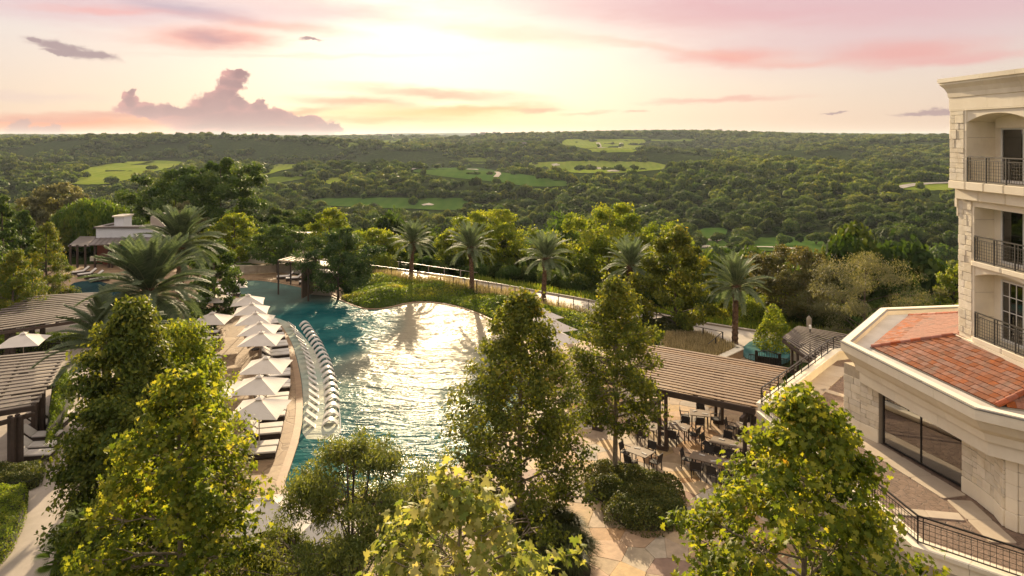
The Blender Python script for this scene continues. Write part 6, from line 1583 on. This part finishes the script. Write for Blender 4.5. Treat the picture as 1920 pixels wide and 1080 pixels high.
# foreground sycamores
make_tree('sycamore_tree', 'sycamore nearest the camera, only its sunlit top of big pale leaves showing', TR(868, 10), 10, -.3, 12.45, 6.5, [(0, 1.6), (.5, 1.6), (.72, 1.2), (.85, .62), (.93, .25), (1, .03)], L_LEAF, .20, 6000, M_pale, M_palebark, 60, 8, .28, .10, .5, 3, GS, big=290, jit=.12)
make_tree('sycamore_tree', 'broad sunlit sycamore in front of the terrace wall', TR(1505, 16), 16, -.3, 11.3, 3.2, [(0, 2.0), (.25, 2.5), (.45, 2.45), (.62, 1.9), (.78, 1.25), (.9, .62), (1, .08)], L_LEAF, .21, 17000, M_syc, M_palebark, 60, 10, .42, .13, .3, 5, GS, big=200, jit=.14)
make_tree('sycamore_tree', 'bright yellow-green sycamore in front of the west deck', TR(340, 18), 18, -.3, 11.1, 2.6, [(0, 1.4), (.3, 1.75), (.5, 1.65), (.68, 1.3), (.82, .85), (.93, .38), (1, .05)], L_LEAF, .19, 17000, M_syc, M_palebark, 60, 10, .40, .13, .3, 8, GS, big=150, jit=.14)
make_tree('sycamore_tree', 'tall cone-shaped sycamore standing against the middle of the pool', TR(975, 29.5), 29.5, -.2, 10.5, 1.3, pr(P_SYC, 2.6), S_LEAF, .20, 27000, M_sycdark, M_palebark, 62, 12, .50, .14, .25, 11, GS)
make_tree('sycamore_tree', 'slim sycamore with bare pale trunk rising from the clipped shrub bed', TR(1153, 34), 34, 0, 10.0, 2.6, [(0, 1.0), (.12, 1.8), (.3, 2.05), (.5, 1.7), (.7, 1.2), (.86, .62), (1, .06)], S_LEAF, .20, 16000, M_sycdark, M_palebark, 56, 11, .48, .13, .25, 13, GS)
make_tree('red_oak_tree', 'dark dense oak with lit yellow tips between the pergolas and the sycamore', TR(244, 26), 26, -.3, 11.1, 1.6, [(0, 1.3), (.25, 1.8), (.5, 1.7), (.7, 1.15), (.86, .6), (1, .1)], Q_LEAF, .17, 52000, leafmat('red_oak_leaves', [(0, (.028, .055, .012)), (.45, (.075, .11, .02)), (.85, (.19, .21, .03)), (1, (.30, .27, .04))], .38), M_bark, 60, 14, .46, .15, .3, 17, jit=.25)
make_tree('red_oak_tree', 'yellow tipped oak crown beside the two hero palms', TR(345, 30), 30, -.3, 9.2, 1.5, pr(P_OVAL, 1.75), Q_LEAF, .17, 22000, M_bright, M_bark, 40, 11, .5, .12, .3, 19, jit=.2)
make_tree('ash_tree', 'fine-leaved olive green tree at the near corner of the pool', TR(665, 20), 20, -.3, 8.3, 2.2, [(0, 1.8), (.3, 2.3), (.55, 2.35), (.8, 1.8), (.93, 1.1), (1, .4)], N_LEAF, .14, 85000, leafmat('ash_leaves', [(0, (.045, .070, .016)), (.5, (.10, .13, .030)), (1, (.21, .22, .05))], .42), M_bark, 70, 13, .36, .08, .6, 23, jit=.2, stems=3)
# mid-distance trees (label, px, Y, top py, radius px, profile, leaf mat, crown base frac, leaf, n, group)
def far_tree(name, label, px, Y, top, rpx, prof, m, n=9000, ls=.30, cbf=.2, seed=1, z0=None, leaf=Q_LEAF, clump=.62, bark=None, **k):
    x = TR(px, Y); z = gz(x, Y) if z0 is None else z0; zt = EYE - (top - HY) / F * Y; H = zt - z
    return make_tree(name, label, x, Y, z - .1, H, max(.8, H * cbf), pr(prof, rpx / F * Y), leaf, ls * .92, int(n * 1.15), m, bark, 30, 8, clump * rpx / F * Y * .21 + .16, max(.1, H * .016), .3, seed, **{'jit': .26, **k})
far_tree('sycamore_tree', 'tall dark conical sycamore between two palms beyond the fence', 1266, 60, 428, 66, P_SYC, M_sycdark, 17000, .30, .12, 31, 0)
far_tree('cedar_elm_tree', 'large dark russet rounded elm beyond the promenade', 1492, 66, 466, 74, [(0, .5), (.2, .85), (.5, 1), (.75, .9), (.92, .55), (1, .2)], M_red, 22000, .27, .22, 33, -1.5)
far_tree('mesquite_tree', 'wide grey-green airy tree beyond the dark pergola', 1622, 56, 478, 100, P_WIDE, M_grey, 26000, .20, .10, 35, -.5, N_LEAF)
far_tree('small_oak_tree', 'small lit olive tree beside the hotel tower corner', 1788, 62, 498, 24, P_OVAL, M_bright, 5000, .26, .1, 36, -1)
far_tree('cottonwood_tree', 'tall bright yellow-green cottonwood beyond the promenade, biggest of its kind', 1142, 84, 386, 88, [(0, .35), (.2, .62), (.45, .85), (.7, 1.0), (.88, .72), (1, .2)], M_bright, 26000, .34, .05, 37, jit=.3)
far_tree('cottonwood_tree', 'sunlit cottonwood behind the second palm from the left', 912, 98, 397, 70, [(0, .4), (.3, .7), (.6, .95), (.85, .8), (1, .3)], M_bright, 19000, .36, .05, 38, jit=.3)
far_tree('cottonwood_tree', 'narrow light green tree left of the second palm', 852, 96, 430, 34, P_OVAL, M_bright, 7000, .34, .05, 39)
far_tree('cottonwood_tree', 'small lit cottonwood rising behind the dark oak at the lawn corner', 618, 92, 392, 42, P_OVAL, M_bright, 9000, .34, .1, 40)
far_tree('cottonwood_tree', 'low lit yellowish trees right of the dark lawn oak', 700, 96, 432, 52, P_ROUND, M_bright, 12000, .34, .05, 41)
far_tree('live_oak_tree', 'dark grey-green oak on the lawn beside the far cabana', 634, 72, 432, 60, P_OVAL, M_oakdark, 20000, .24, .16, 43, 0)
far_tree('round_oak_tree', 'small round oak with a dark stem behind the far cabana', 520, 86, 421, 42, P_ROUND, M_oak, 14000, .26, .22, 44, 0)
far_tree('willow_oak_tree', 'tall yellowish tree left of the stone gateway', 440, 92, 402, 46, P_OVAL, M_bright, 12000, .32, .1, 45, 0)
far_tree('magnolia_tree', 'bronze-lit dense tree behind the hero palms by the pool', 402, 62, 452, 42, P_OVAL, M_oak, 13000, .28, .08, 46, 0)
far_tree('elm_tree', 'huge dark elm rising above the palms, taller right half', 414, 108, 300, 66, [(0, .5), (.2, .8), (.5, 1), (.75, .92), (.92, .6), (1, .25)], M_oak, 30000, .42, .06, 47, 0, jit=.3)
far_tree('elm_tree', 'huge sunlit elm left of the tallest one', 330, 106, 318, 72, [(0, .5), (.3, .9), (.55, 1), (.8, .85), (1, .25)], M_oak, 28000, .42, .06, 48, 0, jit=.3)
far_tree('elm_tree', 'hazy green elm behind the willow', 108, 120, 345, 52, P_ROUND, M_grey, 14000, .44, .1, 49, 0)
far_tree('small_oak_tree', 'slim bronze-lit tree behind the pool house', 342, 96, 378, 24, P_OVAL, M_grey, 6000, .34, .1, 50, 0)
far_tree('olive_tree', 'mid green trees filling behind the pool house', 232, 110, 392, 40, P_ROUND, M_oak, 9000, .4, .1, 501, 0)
# cypresses at the left edge
for i, (px, Y, top, rp) in enumerate([(88, 66, 418, 46), (40, 74, 392, 36), (22, 58, 470, 52), (4, 66, 366, 34), (132, 100, 410, 26), (-30, 60, 440, 60)]):
    far_tree('cypress_tree', f'feathery bald cypress at the left edge, {["with a clear stem before the pool house", "tall one behind the first", "broad dark one nearest the far pergola", "tallest at the frame edge", "small one beside the willow", "one cut off by the frame edge"][i]}', px, Y, top, rp,
             [(0, .7), (.15, 1), (.4, .82), (.7, .45), (1, .05)], M_cypress if i % 2 == 0 else M_oak, 14000, .26, .14, 60 + i, 0, N_LEAF if i % 2 == 0 else Q_LEAF, group='bald cypresses at the left', droop=.15)
# weeping willow
def willow(px, Y, top, rpx):
    x = TR(px, Y); zt = EYE - (top - HY) / F * Y; r = rpx / F * Y; g = np.random.default_rng(77); t = thing('willow_tree', 'weeping willow with hanging yellow-green strands behind the pool house', 'tree', (x, Y, 0))
    mb = MB(); mb.tube([(0, 0, -.1), (.1, 0, zt * .3), (0, 0, zt * .75)], [.4, .3, .12], 8); obj('trunk', mb, M_bark, t, local=True)
    mb = MB(); Cs = []; Rn = []
    for k in range(240):
        a = k * 2.4; rr = r * math.sqrt((k + .5) / 240); top_ = zt * (.98 - .30 * (rr / r) ** 2) + g.uniform(-.4, .3)
        if k < 40: mb.tube([(0, 0, zt * .45), (rr * .5 * math.cos(a), rr * .5 * math.sin(a), zt * .8), (rr * math.cos(a), rr * math.sin(a), top_)], [.10, .06, .02], 5, False)
        L_ = top_ * g.uniform(.45, .85) * (.6 + .4 * rr / r); n = 90; s = g.uniform(0, 1, n)
        Cs.append(np.stack([(rr + .25 * np.sin(s * 2)) * math.cos(a) + g.normal(0, .22, n), rr * math.sin(a) + g.normal(0, .22, n), top_ - s * L_], 1)); Rn.append(np.full(n, g.uniform(0, .6)) + g.uniform(0, .35, n))
    obj('limbs', mb, M_bark, t, local=True); C = np.concatenate(Cs); rn = np.concatenate(Rn); N = C * np.array([1, 1, 0]) + g.normal(size=C.shape) * 2
    V, Fc, at = scatter_leaves(C, N, .62 * g.uniform(.6, 1.3, len(C)), *N_LEAF, rn, down=np.array([0, 0, -2.5]), r=g); o = obj('crown', np_mesh('crown', V, Fc, at), M_willow, t, local=True); o['kind'] = 'stuff'
willow(172, 104, 372, 62)
# palms
HP = 'date palms between the west deck and the pergolas'
palm('big feathery date palm nearest of the pair by the west deck', TR(285, 38), 38, 0, 8.3, 'hero', 3.35, 96, .56, 84, .28, 3, HP)
palm('big date palm standing behind the nearest one', TR(338, 52), 52, 0, 8.6, 'hero', 3.35, 96, .56, 76, .28, 9, HP)
palm('shadowy date palm low at the left of the pair', TR(200, 39), 39, 0, 5.0, 'hero', 3.35, 96, .56, 46, .26, 12, HP)
GP = 'palms in a row beyond the lawn'
for i, (px, by, cy, lab) in enumerate([(771, 520, 458, 'leftmost palm beyond the lawn, at the start of the promenade'), (885, 550, 468, 'second palm from the left beyond the lawn'), (1019, 573, 488, 'third palm from the left, beside the promenade'),
                                       (1178, 592, 502, 'fourth palm from the left, behind the slim sycamore'), (1378, 642, 540, 'rightmost palm with its whole ringed trunk showing beside the grass bed')]):
    p = P(px, by, .2); crown = EYE - (cy - HY) / F * p.y; palm(lab, p.x, p.y, 0, crown, 'far', 2.9, 56, .46, 62, .24, 20 + i, GP)
# fan palms at the bottom left
def fan_palm(label, px, py, z, r, seed):
    g = random.Random(seed); p = P(px, py, z); t = thing('fan_palm', label, 'plant', (p.x, p.y, 0)); obj('trunk', MB().tube([(0, 0, 0), (0, 0, z - .3)], .10, 7), M_palmbark, t, local=True)
    for k in range(16):
        a = k * 2.4; e = R(75 - k * 5); c = Vector((math.cos(a) * math.cos(e), math.sin(a) * math.cos(e), math.sin(e))); h = c * r * .45; V = []; Fq = []
        s = Vector((-math.sin(a), math.cos(a), 0)); up = c.cross(s)
        for i in range(-9, 10):
            th = i * .15; d = (c * math.cos(th) + s * math.sin(th)).normalized(); w = c.cross(d).cross(d) if False else (s * math.cos(th) - c * math.sin(th)) * .022 * r; o = len(V); tip = h + d * r * .62 - Vector((0, 0, .08 * r))
            V += [h, h + d * r * .3 + w + up * .01 * i, tip, h + d * r * .3 - w]; Fq.append((o, o + 1, o + 2, o + 3))
        V += [Vector((0, 0, 0)) - s * .012, Vector((0, 0, 0)) + s * .012, h + s * .012, h - s * .012]; Fq.append((len(V) - 4, len(V) - 3, len(V) - 2, len(V) - 1))
        m = np_mesh('leaf', np.array([v[:] for v in V]), np.array(Fq), np.full(len(V), .15 + .3 * g.random())); m.materials.append(M_hedge); o = obj('leaf', m, None, t, local=True); o.location = (0, 0, z - .3)
fan_palm('dark fan palm beside the garden path', 165, 975, 1.5, 1.25, 1); fan_palm('lower fan palm spreading over the path edge', 122, 1030, 1.0, 1.1, 2)
# hedges and shrubs
def pl(lst, z=0): return [(p.x, p.y) for p in xy(lst, z)]
mass('hedge', 'low bright green hedge at the bottom left corner beside the path', 'hedge', pl([(-120, 930), (54, 912), (50, 958), (28, 1010), (-10, 1060), (-200, 1120)], .4), 0, .75, 30000, Q_LEAF, .07, M_cover, 1, attop=.75)
mass('hedge', 'dark clipped hedge below the loungers of the near west pergola', 'hedge', pl([(-60, 885), (86, 870), (78, 900), (58, 908), (-80, 925)], .3), 0, .7, 15000, Q_LEAF, .07, M_hedgedark, 2)
mass('hedge', 'bright low hedge between the path and the foreground sycamore', 'hedge', pl([(128, 935), (250, 930), (360, 1000), (350, 1200), (60, 1200), (100, 1050)], .4), 0, .8, 45000, Q_LEAF, .075, M_cover, 3)
mass('hedge', 'yellow-green low hedge along the bottom beside the near deck loungers', 'hedge', pl([(470, 1040), (600, 1020), (660, 1060), (660, 1200), (430, 1200)], .5), 0, .8, 24000, Q_LEAF, .07, M_bright, 4)
mass('hedge', 'dark clipped shrubs between the inner loungers of the west deck', 'hedge', pl([(345, 650), (402, 652), (402, 672), (345, 676)], .4), 0, .9, 9000, Q_LEAF, .10, M_hedgedark, 5)
mass('hedge', 'dark clipped shrubs at the top of the west deck behind the palm', 'hedge', pl([(350, 596), (404, 596), (406, 612), (352, 618)], .4), 0, .9, 8000, Q_LEAF, .11, M_hedge, 6)
mass('hedge', 'clipped shrubs at the lower side of the west deck', 'hedge', pl([(300, 700), (398, 700), (396, 770), (300, 790)], .4), 0, .9, 14000, Q_LEAF, .10, M_hedge, 61)
mass('hedge', 'green shrubs around the far west pergola courtyard', 'hedge', pl([(-40, 640), (110, 632), (210, 624), (200, 640), (60, 650), (-40, 662)], .4), 0, .9, 14000, Q_LEAF, .12, M_hedge, 7)
mass('hedge', 'tangled green climbers beside the near west pergola', 'hedge', pl([(96, 735), (125, 700), (140, 740), (112, 800), (84, 830)], .6), 0, 1.6, 14000, Q_LEAF, .10, M_hedge, 8)
# the clipped shrub island
isl = pl([(1108, 880), (1150, 862), (1200, 880), (1262, 898), (1276, 930), (1262, 972), (1228, 982), (1180, 978), (1150, 960), (1145, 935), (1112, 918)], .35)
cc = [Vector(p) for p in isl]; structure('shrub_bed_soil', MB().prism(isl, -.2, .05), M_soil)
bl = [(1128, 885, 1.0), (1155, 880, 1.0), (1185, 892, 1.1), (1135, 905, 1.1), (1165, 915, 1.0), (1215, 900, 1.0), (1245, 910, 1.0), (1200, 925, 1.15), (1235, 935, 1.2), (1175, 950, 1.2), (1215, 962, 1.2), (1255, 955, 1.0)]
for i, (a, b_, r) in enumerate(bl):
    c = P(a, b_ + 6, .3); po_ = [(c.x + r * math.cos(k * math.pi / 5) * (1 + .12 * math.sin(k * 3 + i)), c.y + r * math.sin(k * math.pi / 5)) for k in range(10)]
    mass('shrub', 'clipped dark rounded shrub of the island bed, ' + ['far left corner beside the trunk', 'just behind the pale trunk', 'right behind the trunk at the far edge', 'leftmost at the near side of the trunk', 'in front of the trunk', 'middle of the far edge', 'far right corner', 'centre of the bed', 'right of the centre', 'near left edge, lowest mound', 'near edge middle', 'near right corner'][i], 'shrub', po_, 0, .78, 3800, Q_LEAF, .085, M_hedgedark, 80 + i, group='clipped shrubs of the island bed', edge=r * .8, lump=.3, lumps=2.5, rnd0=.12, core=False)
structure('grass_bed_soil', MB().prism(pl([(985, 960), (1040, 955), (1085, 1000), (1108, 1068), (1100, 1130), (960, 1200), (940, 1000)]), -.2, .04), M_soil)
for i, (a, b_) in enumerate([(1010, 985), (1040, 990), (1065, 1010), (1030, 1020), (1060, 1040), (1085, 1050), (1000, 1020), (1040, 1060), (1075, 1080), (980, 990)]):
    p = P(a, b_, 0); grass_clump('ornamental_grass', 'dark fine-bladed grass clump beside the sunny paving, ' + ORD[[1, 2, 4, 5, 7, 8, 3, 6, 9, 0][i]] + ' from the far end', p.x, p.y, .04, 1.0, 1.05, 1300, M_tuftgreen, i, 'grass clumps of the patio bed')
# shrubs round the far side
for i, (a, b_, Y, r, h, m, lab) in enumerate([(1456, 640, 55, 1.7, 2.6, M_bright, 'vivid green round shrub beside the black gate'), (1405, 612, 66, 3.2, 2.6, M_bright, 'bright green bushes beyond the promenade, left mass'), (1470, 600, 68, 3.0, 2.8, M_bright, 'bright green bushes below the russet elm'),
                                        (1350, 598, 72, 4.0, 2.2, M_oak, 'dark green bushes behind the rightmost palm'), (1545, 672, 48, 1.0, 1.0, M_bright, 'small round bush in front of the dark pergola'), (1430, 700, 46, 1.2, .8, M_hedge, 'low shrub left of the black gate'), (1515, 720, 44, 2.6, .8, M_hedge, 'low green shrubs under the terrace railing'),
                                        (664, 520, 80, 2.2, 1.4, M_oakdark, 'blue-green agave-like shrub beside the lawn oak'), (690, 505, 88, 3.5, 2.4, M_bright, 'lit bushes at the start of the promenade'), (812, 508, 92, 1.3, 1.9, M_bright, 'small bright sapling between the first two palms'),
                                        (1240, 628, 60, 3.0, .8, M_tuftgreen, 'dark low planting under the conical sycamore'), (1082, 560, 82, 4.0, 2.6, M_oak, 'green bushes below the big cottonwood'), (1700, 560, 70, 5.0, 3.2, M_oak, 'green thicket beside the hotel tower'), (1770, 560, 72, 4.0, 2.6, M_bright, 'lit low bushes at the tower corner')]):
    x = TR(a, Y); z = gz(x, Y); po_ = [(x + r * math.cos(k * math.pi / 6) * (1 + .15 * math.sin(k * 4 + i)), Y + r * math.sin(k * math.pi / 6)) for k in range(12)]
    mass('shrub', lab, 'shrub', po_, z, h, int(3200 * r), Q_LEAF, .11 + .0012 * Y, m, 120 + i, edge=r * .9, lump=.5, lumps=1.0, core=False)
# thicket covering the slope below the promenade
g = np.random.default_rng(9); n = 1500; x = g.uniform(-110, 75, n); yy = np.interp(x, EX, EYY) + g.uniform(1.5, 34, n) ** 1.0
far_ok = ~((x > -50) & (x < -20) & (yy < 108)); x, yy = x[far_ok], yy[far_ok]
gn_scatter('slope_thicket', x, yy, hgt(x, yy) - .2, g.uniform(1.2, 2.6, len(x)), g.uniform(1.4, 3.0, len(x)), protos, 'shrubby thicket on the slope below the promenade', 4)
x = g.uniform(-95, -40, 260); yy = g.uniform(100, 140, 260)
gn_scatter('back_thicket', x, yy, np.full(260, -.5), g.uniform(1.5, 3, 260), g.uniform(1.6, 3.5, 260), protos, 'low thicket behind the pool house', 5)
# ------------------------------------------------------------------ summer haze over the valley
hz = MB().box((0, 4600, -10), (15000, 10200, 190))
def hb(t, o):
    v = t.n('ShaderNodeVolumePrincipled'); v.inputs['Color'].default_value = (.78, .90, 1.0, 1); v.inputs['Density'].default_value = .00005; v.inputs['Anisotropy'].default_value = .25; t.l(v.outputs[0], o.inputs['Volume'])
ho = obj('haze', hz, mat('haze_air', hb), kind='stuff')
